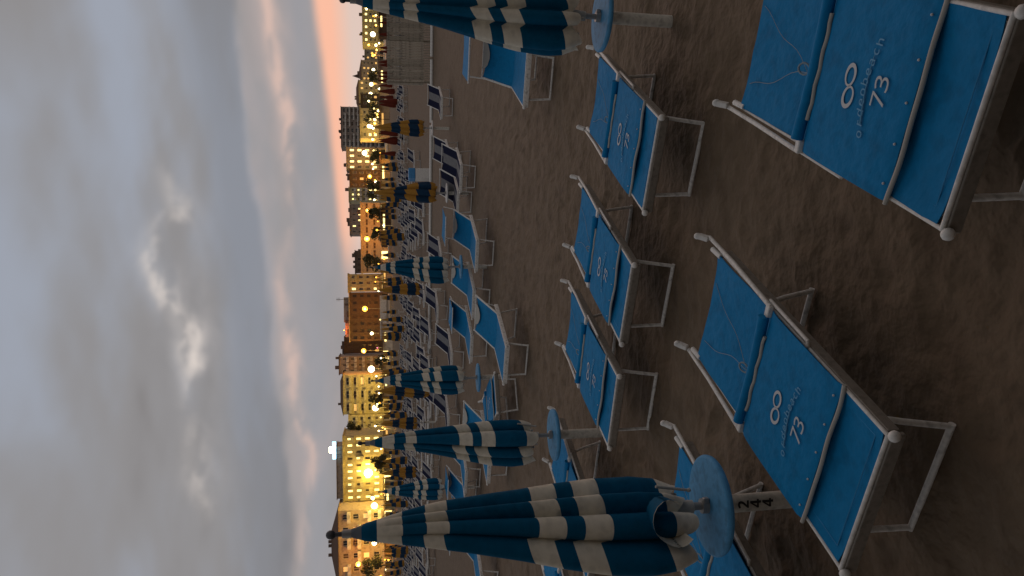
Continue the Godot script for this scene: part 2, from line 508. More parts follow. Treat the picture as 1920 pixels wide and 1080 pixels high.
# bed lying flat, the numbered sun shade folded down over the seat
func flat_lounger(at: Vector3, turn: float, label: String, seed_: int, near: bool) -> Node3D:
	var o := thing("sun_lounger", label, "sun lounger", at, turn, "blue sun loungers laid flat")
	lounger_base(o, 1.47, 10 if near else 6)
	var b := MB.new()
	cloth(b, -0.315, 0.315, line_path(0.022, BED + 0.002, 0.93, BED + 0.002, 14), 0.020, 0.010, seed_, 13)
	var seat := part("seat_fabric", b, M.blue_mesh_fabric, o)
	b = MB.new()
	seat_hem(b, 0.06, 0.27, BED - 0.004)
	part("hem_stitching", b, M.stitch_blue, seat)
	b = MB.new()
	cloth(b, -0.305, 0.305, line_path(0.93, BED + 0.003, 1.47, BED + 0.02, 10), 0.018, 0.012, seed_ + 1, 13)
	var back := part("backrest_fabric", b, M.blue_canvas, o)
	if near:
		b = MB.new()
		for k in 2:
			var pts := []
			for i in 12:
				var t := i / 11.0
				pts.append(L(lerpf(-0.20 + 0.34 * k, -0.03, t) + 0.012 * sin(t * 9.0 + seed_), BED + 0.012 + 0.016 * t * t, lerpf(1.44, 0.93, t)))
			b.tube(pts, 0.0016, 4)
		var loop := []
		for i in 13:
			var th := TAU * i / 12.0
			loop.append(L(-0.02 + 0.022 * cos(th), BED + 0.05 + 0.01 * sin(th), 0.925 + 0.026 * sin(th)))
		b.tube(loop, 0.0045, 5)
		part("cord", b, M.twine, back)
	# folding sun shade
	for sx in [-1.0, 1.0]:
		b = MB.new()
		b.tube([L(sx * 0.338, BED + 0.020, 1.60), L(sx * 0.338, BED + 0.016, 1.3), L(sx * 0.335, BED + 0.03, 0.86)], 0.0105, 8)
		var arm := part("shade_arm", b, M.white_enamel, o)
		b = MB.new()
		b.rbox(L(sx * 0.330, BED + 0.046, 1.615), Vector3(0.028, 0.040, 0.065), 0.008, Basis(Vector3.RIGHT, 0.75))
		b.ball(L(sx * 0.328, BED + 0.070, 1.637), Vector3(0.019, 0.020, 0.017), 8, 5)
		part("hook", b, M.white_plastic, arm)
		b = MB.new()
		b.tube([L(sx * 0.300, BED + 0.014, 1.44), L(sx * 0.300, BED + 0.022, 1.535)], 0.014, 8)
		part("rail_end", b, M.white_plastic, o)
		b = MB.new()
		b.rbox(L(sx * 0.312, BED + 0.030, 0.865), Vector3(0.058, 0.026, 0.034), 0.006)
		part("bracket", b, M.white_plastic, arm)
		b = MB.new()
		b.tube([L(sx * 0.341, BED + 0.008, 0.91), L(sx * 0.341, BED + 0.010, 0.56)], 0.0085, 8)
		b.tube([L(sx * 0.341, BED + 0.010, 0.565), L(sx * 0.318, BED + 0.010, 0.555)], 0.0085, 8)
		part("shade_rod", b, M.white_enamel, o)
	b = MB.new()
	var roll := []
	for i in 9: roll.append(L(lerpf(-0.285, 0.285, i / 8.0), BED + 0.046 - 0.008 * sin(PI * i / 8.0), 0.868))
	b.tube(roll, 0.024, 12)
	part("fabric_roll", b, M.blue_canvas, o)
	b = MB.new()
	var tucked := []
	for i in 13: tucked.append(L(lerpf(-0.20, 0.20, i / 12.0), BED + 0.038, 0.834 + 0.005 * sin(i * 1.7 + seed_)))
	b.tube(tucked, 0.008, 6)
	part("roll_piping", b, M.hem_piping, o)
	b = MB.new()
	cloth(b, -0.327, 0.327, [[0.272, BED + 0.012], [0.30, BED + 0.022], [0.40, BED + 0.026], [0.5, BED + 0.028], [0.6, BED + 0.030], [0.7, BED + 0.032], [0.78, BED + 0.032], [0.82, BED + 0.028], [0.845, BED + 0.020]], -0.004, 0.004, seed_ + 2, 15)
	var flap := part("shade_flap", b, M.blue_canvas, o)
	b = MB.new()
	var pip := []
	for i in 25:
		var t := i / 24.0
		pip.append(L(lerpf(-0.335, 0.335, t), BED + 0.017 + 0.003 * sin(t * 11.0 + seed_), 0.264 + 0.0035 * sin(t * 15.0 + seed_ * 2.0) - 0.006 * sin(PI * t)))
	b.tube(pip, 0.0085, 6)
	part("piping", b, M.hem_piping, flap)
	b = MB.new()
	for i in 5: b.ball(L(-0.27 + i * 0.135, BED + 0.030, 0.292), Vector3(0.005, 0.004, 0.005), 6, 4)
	part("eyelets", b, M.print_white, flap)
	var lay := Basis(Vector3.RIGHT, -PI / 2)
	var y := BED + 0.0420
	text_part("printed_number", "73", 0.105, L(0.005, y, 0.425), lay, M.print_white, flap)
	b = MB.new()
	ring_print(b, L(-0.052, y + 0.001, 0.60), 0.036, 0.028, 0.004, 0.008, 0.35)
	ring_print(b, L(0.020, y + 0.001, 0.615), 0.036, 0.027, 0.004, 0.0075, 0.15 + PI)
	part("printed_rings", b, M.print_white, flap)
	if near:
		var words := "ordeobeach"
		for i in words.length():
			var t := float(i) / (words.length() - 1)
			var x := lerpf(-0.155, 0.155, t)
			text_part("printed_letter", words[i], 0.052, L(x, y + 0.0005, 0.500 + 0.035 * sin(PI * t) - 0.02 + 0.012 * t), lay * Basis(Vector3.FORWARD, 0.0), M.print_faded, flap)
		b = MB.new()
		var swoosh := []
		for i in 15:
			var t := i / 14.0
			swoosh.append(L(lerpf(-0.12, 0.12, t), y, 0.485 + 0.012 * sin(PI * t) + 0.02 * t))
		b.tube(swoosh, 0.004, 4, 0.002, 1.0)
		part("printed_swoosh", b, M.print_faded, flap)
	return o

# bed with the back raised; stripes is a list of [x0, x1, colour], empty for plain blue
func raised_lounger(at: Vector3, turn: float, called: String, label: String, group: String, angle: float, visor: float, stripes: Array, detail: int) -> Node3D:
	var o := thing(called, label, "sun lounger", at, turn, group)
	lounger_base(o, 1.2, 6 if detail > 0 else 4, true)
	var ca := cos(angle)
	var sa := sin(angle)
	var hinge := 0.93
	var top := Vector2(hinge + 0.62 * ca, BED + 0.62 * sa)
	for which in 2:
		var b := MB.new()
		var path := line_path(0.02, BED + 0.002, hinge, BED + 0.002, 6 if detail > 0 else 2)
		if which == 1: path = line_path(hinge, BED + 0.003, hinge + 0.6 * ca, BED + 0.6 * sa, 6 if detail > 0 else 2)
		if stripes.is_empty():
			cloth(b, -0.31, 0.31, path, 0.018 if which == 0 else 0.03, 0.004, 5, 9)
		else:
			for st in stripes:
				b.col = st[2]
				cloth(b, st[0], st[1], path, 0.018 if which == 0 else 0.03, 0.0, 0, 4)
		var f := part("seat_fabric" if which == 0 else "backrest_fabric", b, M.blue_mesh_fabric if stripes.is_empty() else M.striped_fabric, o)
		if which == 1 and stripes.is_empty():
			b = MB.new()
			var rows := []
			for j in 5:
				var dn := 0.135 * j / 4.0
				var wd := 0.19 * sqrt(maxf(1.0 - pow(dn / 0.137, 2.0), 0.0)) + 0.002
				var row := []
				for i in 7:
					var x := lerpf(-wd, wd, i / 6.0)
					var e := 1.0 - pow(absf(x) / 0.31, 2.5)
					row.append(L(x, top.y - dn * sa - 0.03 * e + 0.030, top.x - dn * ca - 0.006))
				rows.append(row)
			b.sheet(rows, Vector3(0, 0.8, 0.6))
			part("headrest_patch", b, M.hem_piping, f)
	var m: Material = M.white_enamel
	for sx in [-1.0, 1.0]:
		var b := MB.new()
		b.tube([L(sx * 0.315, BED, hinge), L(sx * 0.315, top.y, top.x)], 0.015, 6)
		b.ball(L(sx * 0.315, top.y, top.x), Vector3.ONE * 0.022, 6, 4)
		part("backrest_rail", b, m, o)
		b = MB.new()
		b.tube([L(sx * 0.30, BED + 0.4 * sa, hinge + 0.4 * ca), L(sx * 0.30, BED - 0.02, 1.17)], 0.009, 5)
		part("backrest_strut", b, m, o)
	var cb := MB.new()
	cb.tube([L(-0.315, top.y, top.x), L(0.315, top.y, top.x)], 0.011, 6)
	part("top_bar", cb, m, o)
	if visor >= 0.0:
		var hy := top.y + visor
		for sx in [-1.0, 1.0]:
			var b := MB.new()
			b.tube([L(sx * 0.325, top.y - 0.03, top.x - 0.03), L(sx * 0.325, hy, top.x + 0.12)], 0.010, 6)
			part("shade_arm", b, m, o)
		var fb := MB.new()
		cloth(fb, -0.30, 0.30, line_path(top.x - 0.36, hy - 0.01, top.x + 0.12, hy + 0.02, 5), 0.012, 0.004, 3, 7)
		part("shade_flap", fb, M.blue_canvas, o)
		var eb := MB.new()
		eb.tube([L(-0.315, hy - 0.012, top.x - 0.37), L(0.315, hy - 0.012, top.x - 0.37)], 0.012, 6)
		part("shade_edge", eb, M.white_enamel, o)
	return o

# ---------------------------------------------------------------- closed umbrellas
func canopy_radius(t: float) -> float:
	var ks := [[0.0, 0.012], [0.025, 0.022], [0.06, 0.040], [0.13, 0.062], [0.22, 0.084], [0.35, 0.112], [0.5, 0.148], [0.62, 0.182], [0.74, 0.208], [0.86, 0.218], [0.94, 0.206], [1.0, 0.170]]
	for i in ks.size() - 1:
		if t <= ks[i + 1][0]:
			return lerpf(ks[i][1], ks[i + 1][1], (t - ks[i][0]) / (ks[i + 1][0] - ks[i][0]))
	return ks[-1][1]

func canopy(b: MB, bands: Array, ytop: float, ybot: float, seed_: int, seg: int, rows: int, hang := 0.0) -> void:
	var r := RandomNumberGenerator.new()
	r.seed = seed_
	var lobes := 7
	var size := []
	var drop := []
	var turn := []
	for k in lobes:
		size.append(r.randf_range(0.74, 1.16)); drop.append(r.randf_range(-1.0, 1.0)); turn.append(r.randf_range(-0.8, 0.8))
	var tw := r.randf_range(-0.5, 0.5)
	var phase := r.randf_range(0.0, TAU)
	for bi in bands.size():
		var t0: float = bands[bi][0]
		var t1: float = bands[bi + 1][0] if bi + 1 < bands.size() else 1.0
		b.col = bands[bi][1]
		var nr := maxi(1, int(ceil((t1 - t0) * rows)))
		var pts := []
		for j in nr + 1:
			var row := []
			for i in seg + 1:
				var th := TAU * (i % seg) / seg
				var u := fposmod((th + phase) / TAU * lobes, lobes)
				var k := int(u) % lobes
				var f: float = u - floorf(u)
				var k2 := (k + 1) % lobes
				var rounded := pow(sin(PI * f), 0.55)
				var shift: float = drop[k] * (1.0 - f) * rounded + (f - 0.5) * 0.8
				var fade0 := smoothstep(0.06, 0.5, t0) if bi > 0 else 0.0
				var fade1 := smoothstep(0.06, 0.5, t1)
				var a := t0 + 0.040 * fade0 * shift
				var e := t1 + 0.040 * fade1 * shift
				if bi + 1 == bands.size(): e = 1.0 + 0.02 * drop[k] * rounded - 0.05 * (1.0 - rounded)
				var t := lerpf(a, e, float(j) / nr)
				var big: float = size[k]
				var deep := smoothstep(0.03, 0.30, t)
				var rad := canopy_radius(clampf(t, 0.0, 1.0)) * lerpf(1.0, (0.52 + 0.60 * rounded) * big, deep)
				rad += 0.006 * deep * fabric_noise.get_noise_3d(th * 22.0, t * 40.0, seed_ * 9.0)
				var th2: float = th + tw * t * deep + (turn[k] * 0.5 * rounded * (f - 0.5)) * deep
				row.append(Vector3(cos(th2) * rad + hang * smoothstep(0.15, 0.95, t), lerpf(ytop, ybot, t), sin(th2) * rad))
			pts.append(row)
		var base := b.v.size()
		for j in nr + 1:
			for i in seg + 1:
				var du: Vector3 = pts[j][(i + 1) % seg] - pts[j][(i - 1 + seg) % seg]
				var dv: Vector3 = pts[mini(j + 1, nr)][i] - pts[maxi(j - 1, 0)][i]
				var nn := du.cross(dv).normalized()
				var p: Vector3 = pts[j][i]
				if nn.dot(Vector3(p.x - hang * smoothstep(ytop, ybot, p.y), 0.02, p.z)) < 0.0: nn = -nn
				b.vert(p, nn, Vector2(float(i) / seg, float(j)))
		for j in nr:
			for i in seg:
				var q := base + j * (seg + 1) + i
				b.tri(q, q + 1, q + seg + 2); b.tri(q, q + seg + 2, q + seg + 1)

const UBLUE := Color(0.001, 0.092, 0.185)
const UCREAM := Color(0.72, 0.665, 0.54)
const UYELLOW := Color(0.46, 0.235, 0.045)
const UNAVY := Color(0.015, 0.045, 0.095)
const URED := Color(0.16, 0.028, 0.018)

func blue_bands() -> Array:
	return [[0.0, Color(0.16, 0.18, 0.20)], [0.045, UBLUE], [0.088, UCREAM], [0.158, UBLUE], [0.222, UCREAM], [0.282, UBLUE], [0.525, UCREAM], [0.602, UBLUE], [0.655, UCREAM], [0.735, UBLUE], [0.925, UCREAM]]

func yellow_bands() -> Array:
	return [[0.0, UYELLOW], [0.34, UNAVY], [0.52, UYELLOW], [0.70, UNAVY], [0.90, UYELLOW]]

func beach_umbrella(called: String, label: String, group: String, at: Vector3, seed_: int, bands: Array, tall: float, seg: int, rows: int, table: Material, lean := Vector2.ZERO, bottom := 0.72, hang := 0.0) -> Node3D:
	var o := thing(called, label, "umbrella", at, 0.0, group)
	o.rotation = Vector3(lean.x, 0, lean.y)
	var big := seg >= 40
	var b := MB.new()
	b.tube([Vector3(0, 0.45, 0), Vector3(0, tall - 0.06, 0)], 0.019, 12 if big else 6)
	part("pole", b, M.galvanised_pole, o)
	b = MB.new()
	b.tube([Vector3(0, -0.05, 0), Vector3(0, 0.47, 0)], 0.043, 16 if big else 8)
	var post := part("base_post", b, M.post_cream, o)
	b = MB.new()
	var tr := 0.237
	b.lathe([Vector2(0.001, 0.498), Vector2(tr - 0.02, 0.498), Vector2(tr - 0.004, 0.504), Vector2(tr, 0.514), Vector2(tr, 0.522), Vector2(tr - 0.004, 0.530), Vector2(tr - 0.012, 0.534), Vector2(0.001, 0.534)], Vector3.ZERO, 48 if big else 16)
	part("table_disc", b, table, o)
	b = MB.new()
	b.tube([Vector3(0, 0.53, 0), Vector3(0, 0.565, 0)], 0.036, 14 if big else 6)
	if big:
		b.rbox(Vector3(0.03, 0.55, 0.02), Vector3(0.03, 0.03, 0.03), 0.006)
	part("clamp", b, M.galvanised_pole, o)
	b = MB.new()
	canopy(b, bands, tall - 0.075, bottom, seed_, seg, rows, hang)
	part("canopy", b, M.umbrella_canvas, o)
	b = MB.new()
	b.tube([Vector3(0, bottom - 0.05, 0), Vector3(0, bottom + 0.03, 0), Vector3(0, bottom + 0.1, 0)], 0.032, 12 if big else 6, 0.045)
	part("runner", b, M.hem_piping, o)
	b = MB.new()
	b.tube([Vector3(0, tall - 0.10, 0), Vector3(0, tall - 0.02, 0)], 0.011, 8)
	b.ball(Vector3(0, tall - 0.012, 0), Vector3(0.021, 0.022, 0.021), 10, 7)
	part("finial", b, M.dark_finial, o)
	if big:
		for k in 4:
			var th := 0.6 + k * 1.45
			b = MB.new()
			var d := Vector3(cos(th), 0, sin(th))
			b.tube([d * 0.16 + Vector3(0, bottom + 0.16, 0), d * 0.12 + Vector3(0, bottom - 0.005, 0)], 0.007, 6)
			b.ball(d * 0.12 + Vector3(0, bottom - 0.008, 0), Vector3.ONE * 0.011, 6, 4)
			part("rib_end", b, M.hem_piping, o)
	return o

# ---------------------------------------------------------------- town along the promenade
func building(called: String, label: String, x0: float, x1: float, h: float, z: float, depth: float, wall: String, floors: int, cols: int, opt := {}) -> Node3D:
	var o := thing(called, label, "building", Vector3((x0 + x1) / 2.0, 0, z), opt.get("turn", 0.0))
	var w := x1 - x0
	var g: float = opt.get("ground", 3.6)
	var fh: float = (h - g - opt.get("attic", 0.6)) / floors
	var cw := w / cols
	var ww: float = cw * opt.get("win_w", 0.42)
	var lo: float = opt.get("win_lo", 0.22)
	var hi: float = opt.get("win_hi", 0.80)
	var b := MB.new()
	var rd := 0.4
	b.box(Vector3(0, h / 2.0, -rd - (depth - rd) / 2.0), Vector3(w - 0.006, h - 0.006, depth - rd))
	var ys := [0.0]
	for f in floors:
		ys.append(g + f * fh + lo * fh); ys.append(g + f * fh + hi * fh)
	ys.append(h)
	for k in range(0, ys.size(), 2):
		var dy: float = ys[k + 1] - ys[k]
		b.box(Vector3(0, ys[k] + dy / 2.0, -rd / 2.0), Vector3(w, dy, rd))
	for f in floors:
		var ya: float = ys[f * 2 + 1]
		var yb: float = ys[f * 2 + 2]
		for i in cols + 1:
			var xa := -w / 2.0 if i == 0 else -w / 2.0 + (i - 1) * cw + (cw + ww) / 2.0
			var xb := w / 2.0 if i == cols else -w / 2.0 + i * cw + (cw - ww) / 2.0
			b.box(Vector3((xa + xb) / 2.0, (ya + yb) / 2.0, -rd / 2.0), Vector3(xb - xa, yb - ya - 0.004, rd - 0.004))
	part("wall", b, M[wall], o)
	var wh: float = (hi - lo) * fh
	var panes := {}
	for k in opt.get("panes", ["window_dark", "shutter_brown"]) + [opt.get("lit_mat", "window_warm")]:
		var pb := MB.new()
		pb.box(Vector3.ZERO, Vector3(ww - 0.02, wh - 0.02, 0.05))
		panes[k] = pb.done(M[k])
	var fb := MB.new()
	var t := minf(0.12, ww * 0.1)
	for s in [-1.0, 1.0]:
		fb.box(Vector3(s * (ww / 2.0 - t / 2.0 - 0.012), 0, 0.05), Vector3(t, wh - 0.03, 0.06))
		fb.box(Vector3(0, s * (wh / 2.0 - t / 2.0 - 0.016), 0.05), Vector3(ww - 2.0 * t - 0.03, t, 0.06))
	fb.box(Vector3(0, 0, 0.048), Vector3(t * 0.6, wh - 2.0 * t - 0.04, 0.05))
	var frame := fb.done(M[opt.get("frame", "plaster_white")])
	var bm: ArrayMesh = null
	if opt.get("balcony", 0.0) > 0.0:
		var bb := MB.new()
		var bw: float = cw * opt.get("balcony_w", 0.8)
		bb.box(Vector3(0, 0.09, 0.6), Vector3(bw, 0.18, 1.19))
		bb.box(Vector3(0, 0.62, 1.15), Vector3(bw, 0.86, 0.08))
		for s in [-1.0, 1.0]: bb.box(Vector3(s * (bw / 2.0 - 0.04), 0.62, 0.56), Vector3(0.08, 0.86, 1.08))
		bm = bb.done(M[opt.get("balcony_mat", "plaster_white")])
	var lit: float = opt.get("lit", 0.1)
	for f in floors:
		for i in cols:
			var x := -w / 2.0 + (i + 0.5) * cw
			var y: float = (ys[f * 2 + 1] + ys[f * 2 + 2]) / 2.0
			var which: String = opt.get("lit_mat", "window_warm") if rng.randf() < lit else opt.get("panes", ["window_dark", "shutter_brown"])[rng.randi() % 2]
			var pw := shared("window", panes[which], o, Vector3(x, y, -rd + 0.028))
			shared("window_frame", frame, pw)
			if bm and rng.randf() < opt.get("balcony", 0.0):
				shared("balcony", bm, o, Vector3(x, g + f * fh + 0.02, 0.004))
	# ground floor openings
	if g > 2.5 and opt.get("shops", true):
		var ns := maxi(2, int(w / 4.0))
		for i in ns:
			var sb := MB.new()
			sb.box(Vector3(-w / 2.0 + (i + 0.5) * w / ns, 1.35, 0.06), Vector3(w / ns * 0.66, 2.5, 0.1))
			part("shop_front", sb, M["window_pale" if rng.randf() < opt.get("shop_lit", 0.3) else "window_dark"], o)
	var roof: String = opt.get("roof", "flat")
	var rb := MB.new()
	if roof == "flat":
		rb.box(Vector3(0, h + 0.16, -depth / 2.0 + 0.1), Vector3(w + 0.7, 0.32, depth + 0.9))
		var rp := part("roof", rb, M[opt.get("roof_mat", wall)], o)
		for k in opt.get("clutter", 2):
			var cb := MB.new()
			var cs := Vector3(rng.randf_range(0.6, 2.2), rng.randf_range(0.5, 1.7), 1.2)
			cb.box(Vector3(rng.randf_range(-0.42, 0.42) * w, h + 0.33 + cs.y / 2.0, -rng.randf_range(1.5, 4.0)), cs)
			part("rooftop_hut", cb, M.plaster_dark, rp)
		if opt.get("mast", 0.0) > 0.0:
			var mb := MB.new()
			var mx: float = opt.get("mast_x", 0.3) * w
			mb.tube([Vector3(mx, h + 0.3, -2), Vector3(mx, h + opt.mast, -2)], 0.1, 5)
			for k in 3: mb.tube([Vector3(mx - 0.7, h + opt.mast - 0.3 - k * 0.5, -2), Vector3(mx + 0.7, h + opt.mast - 0.3 - k * 0.5, -2)], 0.05, 4)
			part("antenna", mb, M.dark_finial, rp)
	else:
		var rh: float = opt.get("roof_h", 2.0)
		var e := 0.6
		var hw := w / 2.0 + e
		var ridge: float = hw * opt.get("ridge", 0.55)
		var z0 := e
		var z1 := -depth - e
		var zr := (z0 + z1) / 2.0
		var A := Vector3(-hw, h + 0.02, z0); var B := Vector3(hw, h + 0.02, z0); var C := Vector3(hw, h + 0.02, z1); var D := Vector3(-hw, h + 0.02, z1)
		var R0 := Vector3(-ridge, h + rh, zr); var R1 := Vector3(ridge, h + rh, zr)
		rb.quad(A, B, R1, R0, Vector3(0, 0.8, 0.6)); rb.quad(D, C, R1, R0, Vector3(0, 0.8, -0.6))
		rb.quad(A, R0, R0, D, Vector3(-0.6, 0.8, 0)); rb.quad(B, R1, R1, C, Vector3(0.6, 0.8, 0))
		rb.quad(A, B, C, D, Vector3.DOWN)
		var rp := part("roof", rb, M.roof_brown, o)
		for k in opt.get("clutter", 2):
			var cb := MB.new()
			cb.box(Vector3(rng.randf_range(-0.5, 0.5) * ridge * 2.0, h + rh + 0.1, zr + rng.randf_range(0.2, 1.0)), Vector3(0.8, 1.5, 0.8))
			part("chimney", cb, M.plaster_dark, rp)
	return o

func tree(label: String, at: Vector3, h: float, r: float, seed_: int) -> void:
	var o := thing("promenade_tree", label, "tree", at, 0.0, "trees along the promenade")
	var q := RandomNumberGenerator.new()
	q.seed = seed_
	var b := MB.new()
	b.tube([Vector3(0, -0.1, 0), Vector3(0.1, h * 0.35, 0), Vector3(0, h * 0.7, 0.1)], 0.2, 7, 0.08)
	for k in 5:
		var th := q.randf() * TAU
		b.tube([Vector3(0.08, h * 0.4, 0), Vector3(cos(th) * r * 0.6, h * q.randf_range(0.55, 0.85), sin(th) * r * 0.6)], 0.08, 5, 0.03)
	part("trunk", b, M.bark, o)
	b = MB.new()
	var clumps := []
	for k in 9:
		clumps.append([Vector3(q.randf_range(-0.7, 0.7) * r, h - r * q.randf_range(0.25, 1.5), q.randf_range(-0.7, 0.7) * r), r * q.randf_range(0.3, 0.55)])
	for k in 900:
		var c: Array = clumps[q.randi() % clumps.size()]
		var d := Vector3(q.randfn(), q.randfn(), q.randfn()).normalized() * pow(q.randf(), 0.4)
		var p: Vector3 = c[0] + d * c[1]
		var u := Vector3(q.randfn(), q.randfn(), q.randfn()).normalized() * 0.36
		var w := u.cross(Vector3(q.randfn(), q.randfn(), q.randfn())).normalized() * 0.2
		b.quad(p - u, p - w, p + u, p + w, u.cross(w).normalized())
	part("crown", b, M.foliage, o)

func lamp(label: String, at: Vector3, gm: String, r: float, energy: float, col: Color, base_y := 0.0) -> Node3D:
	var o := thing("street_lamp", label, "lamp", Vector3(at.x, base_y, at.z), 0.0, "lit lamps along the promenade")
	var y := at.y - base_y
	var b := MB.new()
	b.tube([Vector3(0, -0.1, -0.5), Vector3(0, y + 0.1, -0.5)], 0.09, 6, 0.06)
	b.tube([Vector3(0, y + r + 0.12, -0.52), Vector3(0, y + r + 0.12, 0.02)], 0.05, 5)
	b.tube([Vector3(0, y, -0.5), Vector3(0, y + r + 0.12, -0.5)], 0.06, 5)
	part("pole", b, M.galvanised_pole, o)
	b = MB.new()
	b.ball(Vector3(0, y, 0), Vector3(r, r, r), 12, 8)
	part("lamp_globe", b, M[gm], o)
	var l := OmniLight3D.new()
	l.name = "lamp_light"
	l.light_color = col; l.light_energy = energy; l.omni_range = 120.0; l.omni_attenuation = 2.0
	l.light_size = 0.2; l.shadow_enabled = true
	o.add_child(l, true)
	# inside a small globe; beside a big one, where its glowing face looks at the facades
	l.position = Vector3(0, y, 0) if r < 0.24 else Vector3(0, y - 0.1, r + 0.25)
	if r >= 0.24:
		var l2: OmniLight3D = l.duplicate()
		o.add_child(l2, true)
		l2.position = Vector3(0, y - 0.1, -0.5 - r - 0.1)
	return o

# ---------------------------------------------------------------- ground
func graded(near_lo: float, near_hi: float, step: float, grow: float, lo: float, hi: float) -> PackedFloat32Array:
	var a := []
	var x := near_lo
	while x < near_hi:
		a.append(x); x += step
	var s := step
	while x < hi:
		a.append(x); s *= grow; x += s
	a.append(hi)
	x = near_lo - step; s = step
	while x > lo:
		a.push_front(x); s *= grow; x -= s
	a.push_front(lo)
	return PackedFloat32Array(a)

var dune: FastNoiseLite
var pits: FastNoiseLite
var steps := {}

func sand_height(x: float, z: float, cell: float) -> float:
	var k := clampf(1.2 - cell / 0.5, 0.0, 1.0)
	if k <= 0.0: return 0.0
	var y := 0.027 * dune.get_noise_2d(x * 60.0, z * 95.0) + 0.014 * dune.get_noise_2d(x * 210.0 + 77.0, z * 300.0)
	var p := pits.get_noise_2d(x * 100.0, z * 100.0)
	y -= 0.020 * smoothstep(-0.72, -1.0, p)
	for t in steps.get(Vector2i(floori(x * 2.0), floori(z * 2.0)), []):
		var q := Vector2(x - t.x, z - t.y).rotated(-t.z)
		var rr := pow(q.x / 0.060, 2.0) + pow(q.y / 0.145, 2.0)
		if rr < 2.4: y += t.w * (0.35 * smoothstep(2.4, 1.2, rr) - 1.35 * smoothstep(1.25, 0.45, rr))
	return y * k - 0.004

func make_ground() -> void:
	dune = FastNoiseLite.new()
	dune.frequency = 0.02; dune.fractal_octaves = 3; dune.seed = 4
	pits = FastNoiseLite.new()
	pits.noise_type = FastNoiseLite.TYPE_CELLULAR
	pits.frequency = 0.026; pits.fractal_type = FastNoiseLite.FRACTAL_NONE; pits.seed = 8
	pits.cellular_return_type = FastNoiseLite.RETURN_DISTANCE
	# tracks of people who walked between the loungers
	var fr := RandomNumberGenerator.new()
	fr.seed = 77
	for track in [[-2.6, -8.6, 0.35], [2.6, -3.4, 2.75], [1.6, -1.2, 3.35], [-0.2, -1.6, -0.35], [2.9, -7.2, 2.2], [-1.9, -4.9, 1.35], [0.4, -8.2, 2.4], [-3.2, -10.0, 1.2], [0.2, -2.2, 1.2], [0.8, -3.1, 0.2], [3.6, -9.6, 3.9]]:
		var p := Vector2(track[0], track[1])
		var head: float = track[2]
		for k in 16:
			head += fr.randf_range(-0.22, 0.22)
			var fwd := Vector2(sin(head), cos(head))
			p += fwd * fr.randf_range(0.30, 0.40)
			var at := p + Vector2(fwd.y, -fwd.x) * (0.09 if k % 2 == 0 else -0.09)
			var dent := Vector4(at.x, at.y, -head + fr.randf_range(-0.2, 0.2), fr.randf_range(0.010, 0.022))
			for i in range(-1, 2):
				for j in range(-1, 2):
					var cell := Vector2i(floori((at.x + i * 0.22) * 2.0), floori((at.y + j * 0.22) * 2.0))
					if not steps.has(cell): steps[cell] = []
					if not steps[cell].has(dent): steps[cell].append(dent)
	var xs := graded(-2.6, 2.6, 0.038, 1.06, -900.0, 900.0)
	var zs := graded(-7.5, -1.2, 0.038, 1.035, -1500.0, 40.0)
	var b := MB.new()
	var nx := xs.size()
	for j in zs.size():
		var cz: float = zs[mini(j + 1, zs.size() - 1)] - zs[maxi(j - 1, 0)]
		for i in nx:
			var cx: float = xs[mini(i + 1, nx - 1)] - xs[maxi(i - 1, 0)]
			var cell := maxf(cz, cx) * 0.5
			var x := xs[i]
			var z := zs[j]
			var y := sand_height(x, z, cell)
			var e := 0.04
			var nn := Vector3.UP
			if cell < 0.55:
				nn = Vector3(y - sand_height(x + e, z, cell), e, y - sand_height(x, z + e, cell)).normalized()
			b.vert(Vector3(x, y, z), nn)
	for j in zs.size() - 1:
		for i in nx - 1:
			var a := j * nx + i
			b.tri(a, a + 1, a + nx + 1); b.tri(a, a + nx + 1, a + nx)
	structure("sand", b, M.sand)

# ---------------------------------------------------------------- the scene
func _ready() -> void:
	rng.seed = 2024
	# camera: a phone turned on its side, so the world's up runs to the left of the picture
	var cam := Camera3D.new()
	cam.name = "camera"
	add_child(cam)
	cam.transform = Transform3D(Basis(Vector3(-0.0130, -0.98666, 0.16227), Vector3(0.99992, -0.01283, 0.00211), Vector3(0.0, 0.16228, 0.98674)).orthonormalized(), Vector3(0, 2.044, 0))
	cam.keep_aspect = Camera3D.KEEP_HEIGHT
	cam.fov = 40.52
	cam.near = 0.05
	cam.far = 3000.0
	cam.current = true
	var we := WorldEnvironment.new()
	we.name = "world_environment"
	var env := Environment.new()
	env.background_mode = Environment.BG_SKY
	env.sky = make_sky()
	env.background_energy_multiplier = 1.0
	env.tonemap_mode = Environment.TONE_MAPPER_LINEAR
	env.tonemap_exposure = 1.0
	env.sdfgi_enabled = true; env.ssao_enabled = true; env.ssil_enabled = true
	we.environment = env
	add_child(we)
	var sun := DirectionalLight3D.new()
	sun.name = "afterglow"
	add_child(sun)
	sun.rotation_degrees = Vector3(-24.0, 150.0, 0.0)
	sun.light_color = Color(1.0, 0.80, 0.70)
	sun.light_energy = 0.08
	sun.light_angular_distance = 40.0
	sun.shadow_enabled = true

	fabric_noise = FastNoiseLite.new()
	fabric_noise.frequency = 0.03; fabric_noise.seed = 3
	make_materials()
	make_ground()
	build_town()
	build_beach()

